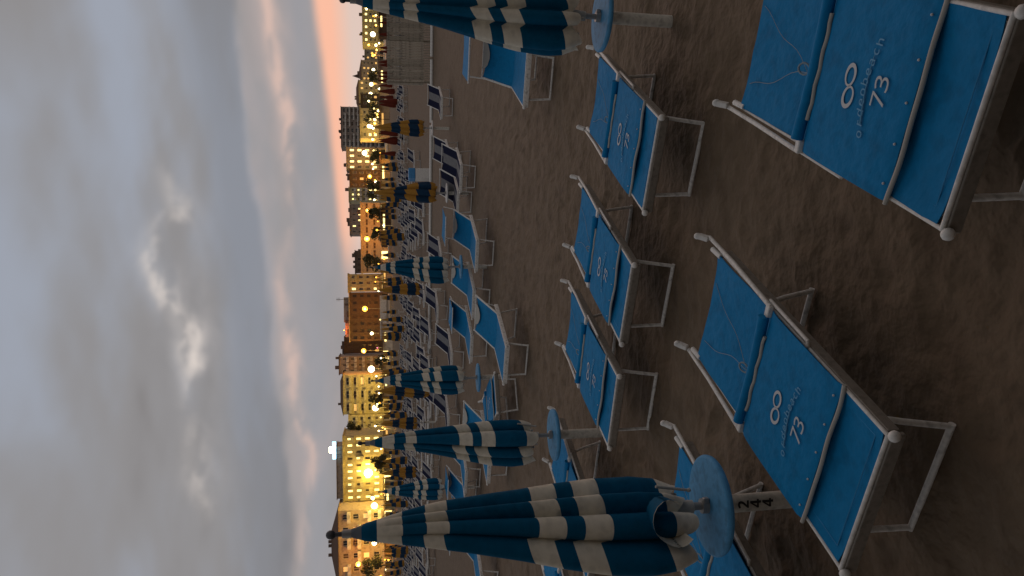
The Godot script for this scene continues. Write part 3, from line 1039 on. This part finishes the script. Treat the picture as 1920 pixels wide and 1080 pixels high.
func build_town() -> void:
	var b := MB.new()
	# promenade terrace behind the beach
	b.box(Vector3(20, 0.25, -345), Vector3(560, 0.5, 250))
	structure("promenade", b, M.kerb_concrete)
	building("hotel", "peach hotel with brown hipped roof and white balconies behind the nearest umbrella's tip", -90.0, -66.4, 16.4, -240, 14, "plaster_peach", 4, 6, {"balcony": 0.62, "roof": "hip", "roof_h": 2.6, "lit": 0.12, "ridge": 0.3, "clutter": 3})
	var ph := building("hotel", "floodlit yellow hotel with rows of lit windows and rooftop sign", -66.2, -45.8, 15.1, -250, 14, "plaster_yellow", 4, 10, {"lit": 0.62, "lit_mat": "window_pale", "win_w": 0.38, "frame": "plaster_yellow", "balcony": 0.25, "balcony_mat": "plaster_cream", "clutter": 0, "shop_lit": 0.5})
	b = MB.new()
	b.box(Vector3(-1.6, 16.3, -6.0), Vector3(16.4, 2.0, 8.0))
	part("penthouse", b, M.plaster_grey, ph)
	b = MB.new()
	b.box(Vector3(-1.6, 17.4, -6.0), Vector3(17.0, 0.2, 8.6))
	part("penthouse_roof", b, M.plaster_dark, ph)
	# illuminated roof sign
	var sg := thing("rooftop_sign", "glowing pale blue sign on a frame on the yellow hotel's roof", "sign", Vector3(-50.2, 15.46, -250.6))
	b = MB.new()
	for k in 5: b.tube([Vector3(-2.6 + k * 1.3, 0.0, 0), Vector3(-2.6 + k * 1.3, 2.0, 0)], 0.06, 4)
	part("sign_frame", b, M.dark_finial, sg)
	b = MB.new()
	b.rbox(Vector3(0, 2.55, 0), Vector3(5.6, 1.15, 0.3), 0.12)
	part("sign_panel", b, M.glow_bluewhite, sg)
	b = MB.new()
	b.rbox(Vector3(0.2, 3.65, 0), Vector3(2.1, 0.95, 0.3), 0.3)
	part("sign_crest", b, M.glow_white, sg)
	building("apartment_building", "cream apartment block with recessed balconies and thin dark roof", -46.8, -31.9, 17.6, -300, 14, "plaster_cream", 5, 3, {"balcony": 0.95, "balcony_mat": "plaster_cream", "win_w": 0.55, "roof": "hip", "roof_h": 1.4, "lit": 0.05, "clutter": 1})
	building("apartment_building", "lower cream wing beside the cream apartment block", -52.3, -46.9, 15.4, -298, 12, "plaster_cream", 4, 2, {"balcony": 0.9, "balcony_mat": "plaster_cream", "clutter": 0})
	building("apartment_building", "narrow brown apartment block with pale balcony slabs", -33.7, -26.6, 19.9, -320, 12, "plaster_grey", 5, 3, {"balcony": 0.95, "roof_mat": "plaster_dark", "clutter": 2})
	building("apartment_building", "dark brown house between the balcony block and the lamp lit wall", -26.4, -19.5, 18.2, -330, 12, "plaster_brown", 5, 3, {"lit": 0.1, "clutter": 3, "frame": "plaster_brown"})
	var or_ := building("apartment_building", "dark brown building lit by an orange street lamp, antennas on roof", -19.3, -0.9, 14.8, -300, 13, "plaster_brown", 4, 7, {"lit": 0.06, "roof_mat": "plaster_tan", "clutter": 5, "mast": 5.0, "mast_x": 0.36, "frame": "plaster_brown"})
	b = MB.new()
	b.box(Vector3(2.6, 16.1, -5.0), Vector3(9.5, 1.9, 6.0))
	part("penthouse", b, M.plaster_grey, or_)
	b = MB.new()
	b.box(Vector3(-5.0, 15.9, -4.0), Vector3(5.4, 1.4, 4.0))
	part("lit_terrace", b, M.plaster_peach, or_)
	building("hotel", "pale yellow lit hotel front with narrow tall face", -0.7, 6.0, 15.0, -298, 12, "plaster_yellow", 4, 3, {"lit": 0.25, "clutter": 0, "lit_mat": "window_pale", "balcony": 0.5, "balcony_mat": "plaster_yellow"})
	building("beach_pavilion", "long low tan pavilion with banded front lit by two lamps", 6.1, 30.8, 9.5, -280, 10, "plaster_tan", 2, 9, {"lit": 0.05, "clutter": 2, "win_w": 0.8, "win_lo": 0.35, "win_hi": 0.7, "frame": "plaster_tan", "panes": ["shutter_brown", "shutter_brown"]})
	building("apartment_building", "unlit dark stepped block behind the low tan pavilion", 9.0, 20.8, 16.6, -420, 12, "plaster_dark", 4, 4, {"lit": 0.0, "clutter": 4, "frame": "plaster_dark"})
	building("apartment_building", "grey brown block with tiny lit windows behind the pavilion", 26.5, 43.0, 17.4, -380, 14, "plaster_grey", 5, 6, {"lit": 0.35, "lit_mat": "window_pale", "win_w": 0.3, "clutter": 4})
	building("apartment_building", "narrow block with pale lit balconies beside the grey block", 38.0, 43.8, 16.0, -340, 12, "plaster_cream", 5, 3, {"lit": 0.5, "lit_mat": "window_pale", "balcony": 0.9, "clutter": 1})
	building("apartment_building", "brown house with warm windows between the lit corner block and pale balconies", 46.3, 54.6, 16.4, -360, 12, "plaster_brown", 4, 3, {"lit": 0.4, "clutter": 2})
	building("apartment_building", "corner block with tall lit windows next to the tower's foot", 54.8, 65.0, 17.8, -362, 12, "plaster_grey", 4, 4, {"lit": 0.6, "lit_mat": "window_pale", "clutter": 2})
	building("apartment_tower", "tall grey tower block with striped balcony slabs against the pink sky", 100.8, 129.0, 30.0, -560, 18, "plaster_grey", 9, 6, {"lit": 0.0, "balcony": 0.8, "balcony_w": 0.95, "balcony_mat": "plaster_white", "clutter": 5, "roof_mat": "plaster_dark", "win_w": 0.6})
	building("apartment_building", "tan hotel with warm windows between the tower and the church spire", 104.1, 119.0, 14.6, -450, 12, "plaster_tan", 4, 5, {"lit": 0.35, "roof": "hip", "roof_h": 1.6})
	building("apartment_building", "grey house with rounded pale gable beside the tan hotel", 119.1, 131.0, 13.0, -452, 12, "plaster_grey", 4, 4, {"lit": 0.3, "roof": "hip", "roof_h": 1.6, "ridge": 0.1})
	building("apartment_building", "low house at the foot of the church spire", 139.3, 151.2, 11.4, -480, 12, "plaster_tan", 3, 4, {"lit": 0.4, "clutter": 2})
	building("hotel", "yellow lit hotel front at the picture's top edge behind an umbrella", 131.0, 158.0, 11.2, -420, 12, "plaster_yellow", 3, 8, {"lit": 0.5, "lit_mat": "window_pale", "clutter": 3})
	building("apartment_building", "tan house with mixed windows standing before the tower", 66.0, 79.0, 11.0, -345, 10, "plaster_tan", 3, 4, {"lit": 0.5, "clutter": 2, "lit_mat": "window_pale"})
	building("apartment_building", "brown low house between the tower's foot and the tan hotel", 80.0, 99.0, 12.0, -400, 10, "plaster_brown", 3, 6, {"lit": 0.45, "clutter": 3})
	var ch := thing("church_spire", "thin church spire rising over the roofs near the picture's top edge", "tower", Vector3(140.0, 0, -520))
	b = MB.new()
	b.box(Vector3(0, 8.0, 0), Vector3(3.0, 16.0, 3.0))
	part("belfry", b, M.plaster_tan, ch)
	b = MB.new()
	b.tube([Vector3(0, 16.0, 0), Vector3(0, 20.5, 0)], 1.6, 8, 0.08)
	part("spire", b, M.roof_brown, ch)

	# the pale wall in front of the dark building, and beach bars along the promenade
	var wl := thing("terrace_wall", "long pale terrace wall before the dark brown lamp lit building", "wall", Vector3(-9.5, 0, -270))
	for k in 6:
		b = MB.new()
		b.box(Vector3(-6.25 + k * 2.5, 2.3, 0), Vector3(2.46, 2.2, 0.3))
		part("wall_panel", b, M.plaster_white, wl)
	b = MB.new()
	b.box(Vector3(0, 0.85, -0.02), Vector3(15.2, 0.72, 0.34))
	part("plinth", b, M.kerb_concrete, wl)
	var bars := [[-78, -205, 9, "peach"], [-62, -200, 10, "yellow"], [-51, -196, 7, "cream"], [-38, -205, 8, "tan"], [-24, -210, 9, "grey"], [-12, -200, 7, "white"], [3, -205, 8, "tan"], [17, -200, 9, "brown"], [31, -208, 8, "cream"], [44, -205, 8, "tan"], [58, -215, 9, "grey"], [72, -212, 8, "brown"]]
	var places := ["before the peach hotel", "in front of the floodlit hotel", "beside the tree before the floodlit hotel", "before the cream apartment block", "before the brown balcony block", "before the pale terrace wall", "before the narrow yellow hotel", "before the middle of the tan pavilion", "at the tree end of the tan pavilion", "before the pale lit balconies", "before the lit corner block", "before the tower's foot"]
	for k in bars.size():
		var q: Array = bars[k]
		var o := thing("beach_bar", "small %s beach bar with lit counter %s" % [q[3], places[k]], "kiosk", Vector3(q[0], 0, q[1]), 0.0, "beach bars along the promenade")
		var hw: float = q[2] / 2.0
		b = MB.new()
		b.box(Vector3(0, 1.2, -1.6), Vector3(q[2], 2.4, 2.8))
		b.box(Vector3(0, 0.5, -0.05), Vector3(q[2], 1.0, 0.24))
		part("wall", b, M["plaster_" + q[3]], o)
		b = MB.new()
		b.box(Vector3(0, 2.62, -1.0), Vector3(q[2] + 0.8, 0.2, 4.6))
		part("roof", b, M.roof_brown, o)
		for s in [-1.0, 0.0, 1.0]:
			b = MB.new()
			b.tube([Vector3(s * hw * 0.95, -0.05, 0.9), Vector3(s * hw * 0.95, 2.52, 0.9)], 0.07, 5)
			part("post", b, M.bark, o)
		b = MB.new()
		b.box(Vector3(0, 1.75, -0.16), Vector3(q[2] * rng.randf_range(0.2, 0.5), 0.45, 0.06))
		part("lit_counter", b, M["window_pale" if k % 3 else "window_warm"], o)

	# trees on the promenade
	var trees := [[-79.5, -228, 9.5, 3.4, "dark tree beside the peach hotel's orange lamp"], [-46.3, -262, 15.0, 3.0, "tall dark tree in the gap between floodlit hotel and cream block"], [-50.0, -228, 6.2, 2.6, "leafy tree before the floodlit hotel's balcony end"], [-36.0, -262, 7.2, 3.0, "round tree before the cream block's white wall"], [-23.5, -262, 5.6, 2.6, "small tree before the dark brown house"], [8.5, -252, 8.2, 3.2, "bushy tree before the narrow yellow hotel"], [17.5, -250, 6.0, 3.0, "low spreading tree at the middle of the tan pavilion"], [24.0, -250, 6.4, 2.4, "small tree between the pavilion lamps"], [31.0, -250, 7.4, 3.4, "big round tree at the end of the tan pavilion nearer the tower"], [52.0, -310, 7.0, 3.0, "tree before the brown house beside the lit corner block"], [72.5, -330, 9.0, 4.2, "wide tree at the foot of the tower"], [88.0, -380, 10.0, 4.6, "dark tree between the tower's foot and the tan hotel"], [108.0, -400, 9.0, 4.0, "tree before the tan hotel"]]
	for k in trees.size():
		tree(trees[k][4], Vector3(trees[k][0], 0.0, trees[k][1]), trees[k][2], trees[k][3], 300 + k)

	# street lamps: place, colour and size as they show along the front
	var sod := Color(1.0, 0.60, 0.18)
	var wrm := Color(1.0, 0.82, 0.36)
	lamp("orange street lamp before the peach hotel", Vector3(-80.0, 10.4, -232), "glow_sodium", 0.75, 36.0, sod)
	lamp("very bright floodlight lamp before the yellow hotel", Vector3(-56.8, 7.5, -246), "glow_white", 1.3, 75.0, wrm)
	lamp("white lamp between the peach hotel and the floodlit hotel", Vector3(-64.3, 5.6, -236), "glow_white", 0.95, 45.0, wrm)
	lamp("smaller white lamp before the floodlit hotel's lower windows", Vector3(-62.5, 6.1, -238), "glow_white", 0.55, 10.0, wrm)
	lamp("orange street lamp glowing on the dark brown building", Vector3(-6.9, 8.9, -290), "glow_sodium", 1.0, 40.0, sod)
	lamp("small unseen orange lamp placed to light the dark building's roof terrace", Vector3(-15.1, 17.0, -300.4), "glow_sodium", 0.22, 9.0, Color(1.0, 0.45, 0.12), 15.2)  # source unseen; placed to give the roof terrace its orange light
	lamp("orange street lamp at the middle of the tan pavilion", Vector3(17.5, 7.5, -272), "glow_sodium", 0.9, 30.0, sod)
	lamp("orange street lamp at the tower end of the tan pavilion", Vector3(27.2, 7.0, -272), "glow_sodium", 0.8, 28.0, sod)
	lamp("orange twin lamp before the dark brown house", Vector3(-23.0, 9.8, -300), "glow_sodium", 0.9, 60.0, sod)
	lamp("bright white lamp before the brown balcony block", Vector3(-29.0, 6.9, -290), "glow_white", 1.2, 70.0, wrm)
	lamp("bright white lamp at the foot of the cream apartment block", Vector3(-42.5, 5.5, -285), "glow_white", 1.1, 85.0, wrm)
	lamp("small white lamp low before the dark lamp lit building", Vector3(-15.4, 6.4, -280), "glow_white", 0.55, 12.0, wrm)
	lamp("warm orange lamp before the brown house near the corner block", Vector3(50.0, 7.5, -350), "glow_sodium", 0.9, 50.0, sod)
	lamp("bright lamp on the lit corner block", Vector3(60.4, 9.6, -350), "glow_white", 1.1, 40.0, wrm)
	lamp("white lamp before the tan house at the tower's foot", Vector3(69.8, 7.3, -338), "glow_white", 0.8, 30.0, wrm)
	lamp("white lamp before the low brown house beside the tower", Vector3(96.0, 6.5, -370), "glow_white", 0.9, 36.0, wrm)
	lamp("white lamp before the tan hotel", Vector3(106.3, 7.7, -430), "glow_white", 1.0, 40.0, wrm)
	lamp("white lamp before the house with the rounded pale gable", Vector3(118.0, 6.0, -425), "glow_white", 0.9, 36.0, wrm)
	lamp("large white lamp before the yellow hotel at the picture's top edge", Vector3(129.7, 5.8, -402), "glow_white", 1.3, 50.0, wrm)
	lamp("white lamp at the peach hotel's ground floor", Vector3(-74.1, 5.7, -232), "glow_white", 0.7, 40.0, wrm)
	# small promenade bulbs that nothing tells apart
	for k in 64:
		var z := -rng.randf_range(165.0, 222.0)
		var x := rng.randf_range(-0.37, 0.37) * -z
		if k > 40:
			z = -rng.randf_range(240.0, 330.0)
			x = rng.randf_range(0.10, 0.37) * -z
		var gm: String = ["glow_white", "glow_sodium", "glow_white", "glow_sodium", "window_pale"][rng.randi() % 5]
		if k == 20: gm = "glow_pink"
		var small := lamp("small glowing bulb on a low post along the promenade", Vector3(x, rng.randf_range(1.6, 4.4) * (1.0 if k < 41 else 1.6), z), gm, rng.randf_range(0.16, 0.235) if k < 41 else rng.randf_range(0.3, 0.5), rng.randf_range(3.0, 9.0), wrm if gm != "glow_sodium" else sod)
		small.set_meta("group", "small promenade bulbs")

func build_beach() -> void:
	var b := MB.new()
	var yaw := -0.49
	# ---- unseen roof and wall around the camera, placed to darken the nearest sand
	var sky_blocker := thing("unseen_roof", "unseen roof and wall around the viewer, placed to darken the nearest sand and loungers", "roof", Vector3(0, 0, 2.6))
	b = MB.new()
	b.box(Vector3(0, 3.35, -0.35), Vector3(13.0, 0.12, 5.6))
	part("unseen_roof_deck", b, M.grey_wood, sky_blocker)
	b = MB.new()
	b.box(Vector3(0, 1.64, 2.35), Vector3(13.0, 3.28, 0.16))
	part("unseen_wall", b, M.plaster_tan, sky_blocker)
	for sx in [-1.0, 1.0]:
		for z in [-2.9, 1.9]:
			b = MB.new()
			b.box(Vector3(sx * 6.3, 1.64, z), Vector3(0.14, 3.29, 0.14))
			part("unseen_post", b, M.grey_wood, sky_blocker)
	# ---- the near loungers
	flat_lounger(Vector3(0.443, 0, -1.998), -0.471, "largest, nearest blue lounger numbered 73, cut off by the picture's top edge", 1, true)
	flat_lounger(Vector3(-0.793, 0, -2.558), -0.483, "near blue lounger numbered 73 beside the umbrella post numbered 244", 2, true)
	flat_lounger(Vector3(-1.86, 0, -3.10), -0.483, "blue lounger half hidden behind the nearest umbrella's round table", 3, true)
	flat_lounger(Vector3(0.767, 0, -4.748), -0.544, "second row blue lounger nearest the umbrella at the picture's top edge", 4, true)
	flat_lounger(Vector3(-0.126, 0, -5.302), -0.509, "middle blue lounger of the three flat ones in the second row", 5, true)
	flat_lounger(Vector3(-0.939, 0, -5.662), -0.446, "blue lounger in front of the second umbrella's round table", 6, true)
	flat_lounger(Vector3(-2.25, 0, -6.35), -0.48, "blue lounger behind the second umbrella's table and nearest canopy", 7, false)
	flat_lounger(Vector3(-3.45, 0, -6.85), -0.48, "blue lounger cut off by the picture's bottom edge behind the nearest umbrella", 8, false)
	flat_lounger(Vector3(-1.62, 0, -11.95), 0.42, "blue lounger turned the other way beside the foremost raised lounger", 9, false)
	# ---- blue loungers with raised backs
	var g := "blue sun loungers with raised backs"
	raised_lounger(Vector3(2.46, 0, -9.09), yaw, "raised_lounger", "blue lounger with raised back and sun shade behind the top edge umbrella", g, 0.56, 0.24, [], 1)
	raised_lounger(Vector3(0.60, 0, -14.35), yaw, "raised_lounger", "blue lounger with lifted shade beside the yellow umbrella's white table", g, 0.48, 0.20, [], 1)
	raised_lounger(Vector3(-0.30, 0, -14.99), yaw, "raised_lounger", "blue raised lounger directly behind the middle small umbrella's table", g, 0.45, -1.0, [], 1)
	raised_lounger(Vector3(-1.20, 0, -15.47), yaw, "raised_lounger", "blue raised lounger with shade edge across its back, behind the front one", g, 0.47, 0.0, [], 1)
	raised_lounger(Vector3(-1.095, 0, -11.01), yaw, "raised_lounger", "foremost blue lounger with raised back in the middle of the sand", g, 0.42, -1.0, [], 1)
	raised_lounger(Vector3(-3.03, 0, -13.0), yaw, "raised_lounger", "blue raised lounger mostly hidden by the second umbrella's canopy", g, 0.45, -1.0, [], 1)
	raised_lounger(Vector3(-4.21, 0, -16.9), yaw, "raised_lounger", "blue raised lounger between the second umbrella and the small umbrella", g, 0.45, -1.0, [], 1)
	raised_lounger(Vector3(-5.1, 0, -16.7), yaw, "raised_lounger", "blue raised lounger at the foot of the small umbrella beside the nearest canopy", g, 0.45, 0.05, [], 1)
	raised_lounger(Vector3(-5.55, 0, -14.4), yaw, "raised_lounger", "blue raised lounger with lifted shade at the picture's bottom edge", g, 0.45, 0.2, [], 1)
	# ---- blue and cream umbrellas
	var gu := "closed blue and cream umbrellas"
	var u1 := beach_umbrella("beach_umbrella", "nearest closed blue and cream umbrella with post numbered 244", gu, Vector3(-1.041, 0, -3.524), 11, blue_bands(), 2.30, 112, 60, M.table_blue, Vector2(0.0, 0.016), 0.66, -0.10)
	beach_umbrella("beach_umbrella", "closed blue and cream umbrella cut by the picture's top edge", gu, Vector3(1.869, 0, -5.26), 12, blue_bands(), 2.30, 96, 50, M.table_blue, Vector2(0.0, -0.02), 0.69, -0.035)
	beach_umbrella("beach_umbrella", "second largest whole blue and cream umbrella, next to the nearest one", gu, Vector3(-1.355, 0, -7.022), 13, blue_bands(), 2.28, 96, 50, M.table_blue, Vector2.ZERO, 0.71, -0.075)
	beach_umbrella("beach_umbrella", "small closed blue and cream umbrella halfway along the row, pink sky behind", gu, Vector3(0.439, 0, -15.54), 14, blue_bands(), 2.30, 64, 40, M.table_blue, Vector2.ZERO, 0.78, -0.07)
	beach_umbrella("beach_umbrella", "closed blue and cream umbrella with a yellow one close behind it", gu, Vector3(-1.479, 0, -12.87), 15, blue_bands(), 2.26, 64, 40, M.table_blue, Vector2.ZERO, 0.76, -0.03)
	beach_umbrella("beach_umbrella", "small closed blue umbrella between the two nearest whole canopies", gu, Vector3(-4.67, 0, -18.29), 16, blue_bands(), 2.22, 64, 40, M.table_blue, Vector2.ZERO, 0.74)
	var digits := ["2", "4", "4"]
	var post: Node3D = u1.get_node("base_post")
	for k in 3:
		text_part("printed_digit", digits[k], 0.075, Vector3(0.004, 0.37 - k * 0.062, 0.0440), Basis(), M.number_black, post)
	# the loose cloth hanging out at the foot of the nearest canopy
	b = MB.new()
	for side in [1.0, -1.0]:
		var rows := []
		for j in 9:
			var row := []
			for i in 17:
				var t := i / 16.0
				var a := -0.4 + t * 4.6
				var rr := 0.078 + 0.022 * sin(t * 7.0) + 0.014 * j / 8.0
				row.append(Vector3(-0.015 + cos(a) * rr * 1.15, 0.79 + sin(a) * rr * 0.95, 0.10 + 0.016 * j + 0.004 * sin(t * 9.0)) + Vector3(0, 0, 0.002 * side))
			rows.append(row)
		b.col = UCREAM if side > 0.0 else UBLUE
		b.sheet(rows, Vector3(0.0, 1.0, 0.2) * side)
	part("loose_valance", b, M.umbrella_canvas, u1)

	# ---- the other beach club: yellow and navy umbrellas, striped loungers
	var gy := "closed yellow and navy umbrellas"
	var gs := "navy striped loungers beyond the sand strip"
	var y0 := beach_umbrella("striped_umbrella", "nearest yellow and navy umbrella with a small white table", gy, Vector3(2.301, 0, -18.76), 21, yellow_bands(), 2.34, 40, 30, M.table_white, Vector2.ZERO, 0.77)
	copy_of(y0, "yellow and navy umbrella in front of the tower block", Vector3(4.908, 0, -23.87), 1.0, gy)
	copy_of(y0, "yellow and navy umbrella next to the middle small blue umbrella", Vector3(-0.014, 0, -28.13), 2.0, gy)
	copy_of(y0, "yellow and navy umbrella half hidden behind a blue and cream one", Vector3(-2.92, 0, -22.82), 2.6, gy)
	copy_of(y0, "yellow and navy umbrella touching the second blue umbrella's upper canopy", Vector3(-5.45, 0, -32.1), 3.4, gy)
	copy_of(y0, "yellow and navy umbrella before the floodlit hotel's bright lamp", Vector3(-7.9, 0, -34.0), 4.2, gy)
	var bars := [[-0.31, -0.115, NAVY], [-0.115, 0.105, PALE], [0.105, 0.31, NAVY]]
	var s0 := raised_lounger(Vector3(2.419, 0, -17.1), yaw, "striped_lounger", "largest navy and white striped lounger, before the white box bin", gs, 0.5, -1.0, bars, 1)
	copy_of(s0, "navy and white striped lounger touching the slatted fence's corner", Vector3(5.19, 0, -22.4), yaw, gs)
	copy_of(s0, "striped lounger close behind the largest striped one", Vector3(3.2, 0, -20.2), yaw, gs)
	copy_of(s0, "striped lounger beneath the nearest yellow umbrella's white table", Vector3(1.95, 0, -17.9), yaw, gs)
	copy_of(s0, "striped lounger at the middle blue umbrella's lower canopy", Vector3(0.80, 0, -23.6), yaw, gs)
	copy_of(s0, "striped lounger between the middle blue umbrella and the white beam", Vector3(-0.83, 0, -25.3), yaw, gs)
	copy_of(s0, "striped lounger behind the foremost raised blue lounger", Vector3(-1.917, 0, -20.2), yaw, gs)
	copy_of(s0, "striped lounger on the white beam behind another striped lounger", Vector3(-1.98, 0, -29.7), yaw, gs)
	copy_of(s0, "striped lounger behind the blue umbrella with the yellow one behind", Vector3(-4.2, 0, -26.5), yaw, gs)
	copy_of(s0, "striped lounger at the foot of the blue umbrella hiding a yellow one", Vector3(-3.75, 0, -21.5), yaw, gs)

	# ---- white boundary beam on the sand
	var beam := thing("boundary_beam", "long white beam lying across the sand before the striped loungers", "beam", Vector3(0, 0, 0))
	var p0 := Vector3(11.5, 0.06, -29.9)
	var p1 := Vector3(-15.0, 0.06, -39.6)
	for k in 11:
		b = MB.new()
		b.tube([p0.lerp(p1, k / 11.0 + 0.002), p0.lerp(p1, (k + 1) / 11.0 - 0.002)], 0.065, 8)
		part("pole_length", b, M.white_enamel, beam)
	# ---- bin
	var bin := thing("litter_bin", "white box bin with blue lid behind the white beam", "bin", Vector3(5.0, 0, -34.3), 0.2)
	b = MB.new()
	b.rbox(Vector3(0, 0.31, 0), Vector3(0.46, 0.62, 0.46), 0.02)
	part("bin_body", b, M.white_plastic, bin)
	b = MB.new()
	b.rbox(Vector3(0, 0.77, 0), Vector3(0.48, 0.29, 0.48), 0.03)
	part("bin_lid", b, M.lid_blue, bin)
	# ---- slatted fence on the right
	var fence := thing("slatted_fence", "pale grey slatted wooden screen behind the top edge umbrella", "fence", Vector3(9.95, 0, -31.5), -0.15)
	var wide_mesh := []
	for k in 3:
		var wide := MB.new()
		wide.box(Vector3(0, 1.06, 0), Vector3(0.090 - 0.004 * k, 1.46, 0.03))
		wide_mesh.append(wide.done(M["slat_wood_%d" % k]))
	var thin := MB.new()
	thin.box(Vector3(0, 0.18, 0), Vector3(0.05, 0.36, 0.03))
	var thin_mesh := thin.done(M.grey_wood)
	for k in 32:
		var x := -1.55 + k * 0.1
		var s := shared("slat", wide_mesh[rng.randi() % 3], fence, Vector3(x, 0, rng.randf_range(-0.008, 0.008)))
		s.rotation.z = rng.randf_range(-0.006, 0.006)
		shared("picket", thin_mesh, fence, Vector3(x, 0, rng.randf_range(-0.004, 0.004)))
	for k in 8:
		shared("slat", wide_mesh[rng.randi() % 3], fence, Vector3(-1.62, 0, -0.1 - k * 0.1)).rotation.y = PI / 2
	for y in [0.42, 1.15, 1.72]:
		b = MB.new()
		b.box(Vector3(0, y, -0.045), Vector3(3.2, 0.09, 0.04))
		part("rail", b, M.grey_wood, fence)
	for x in [-1.58, 0.0, 1.58]:
		b = MB.new()
		b.box(Vector3(x, 0.88, -0.11), Vector3(0.08, 1.9, 0.08))
		part("fence_post", b, M.grey_wood, fence)

	# ---- far rows, too small to tell apart
	var yf := beach_umbrella("yellow_umbrella", "small closed yellow and navy umbrella in the crowded far rows", "closed yellow and navy umbrellas in the far rows", Vector3(1.0, 0, -44.0), 31, yellow_bands(), 2.34, 16, 12, M.table_white, Vector2.ZERO, 0.78)
	var rf := beach_umbrella("red_umbrella", "small closed dark red umbrella in the far rows near the tower", "closed dark red umbrellas in the far rows", Vector3(12.0, 0, -64.0), 32, [[0.0, URED]], 2.34, 16, 12, M.table_white, Vector2.ZERO, 0.78)
	var lf := raised_lounger(Vector3(0.4, 0, -43.0), yaw, "beach_lounger", "small striped lounger in the crowded far rows", "striped loungers in the far rows", 0.5, -1.0, bars, 0)
	for p in [[28.1, -87.0], [29.5, -97.9], [25.6, -90.1], [13.3, -50.3], [18.7, -74.6], [15.8, -67.5], [11.9, -62.7]]:
		copy_of(rf, "small closed dark red umbrella in the far rows near the tower", Vector3(p[0], 0, p[1]), p[0])
	var row := 0
	var d := 30.5
	while d < 92.0:
		var half := 0.38 * d + 1.5
		var x := -half + rng.randf_range(0.0, 2.0)
		while x < half:
			var z := -d + rng.randf_range(-0.5, 0.5)
			var blocked: bool = (x > 7.4 and d < 60.0) or (d < 42.0 and x > 3.6 and x < 6.6) or (d < 33.0 and (x > -3.0 or x < -12.0))
			if not blocked:
				if d > 44.0 and rng.randf() < 0.8:
					if x > 0.17 * d:
						if rng.randf() < 0.8: copy_of(rf, "small closed dark red umbrella in the far rows near the tower", Vector3(x, 0, z), rng.randf() * TAU)
					else:
						copy_of(yf, "small closed yellow and navy umbrella in the crowded far rows", Vector3(x, 0, z), rng.randf() * TAU)
				for s in [-0.62, 0.62]:
					if d < 74.0 and rng.randf() < 0.86:
						copy_of(lf, "small striped lounger in the crowded far rows", Vector3(x + s, 0, z + 0.5 + rng.randf_range(-0.2, 0.2)), yaw + rng.randf_range(-0.15, 0.15))
			x += 2.45 + rng.randf_range(0.0, 0.6)
		d += 4.0 if d < 60.0 else 5.0
		row += 1
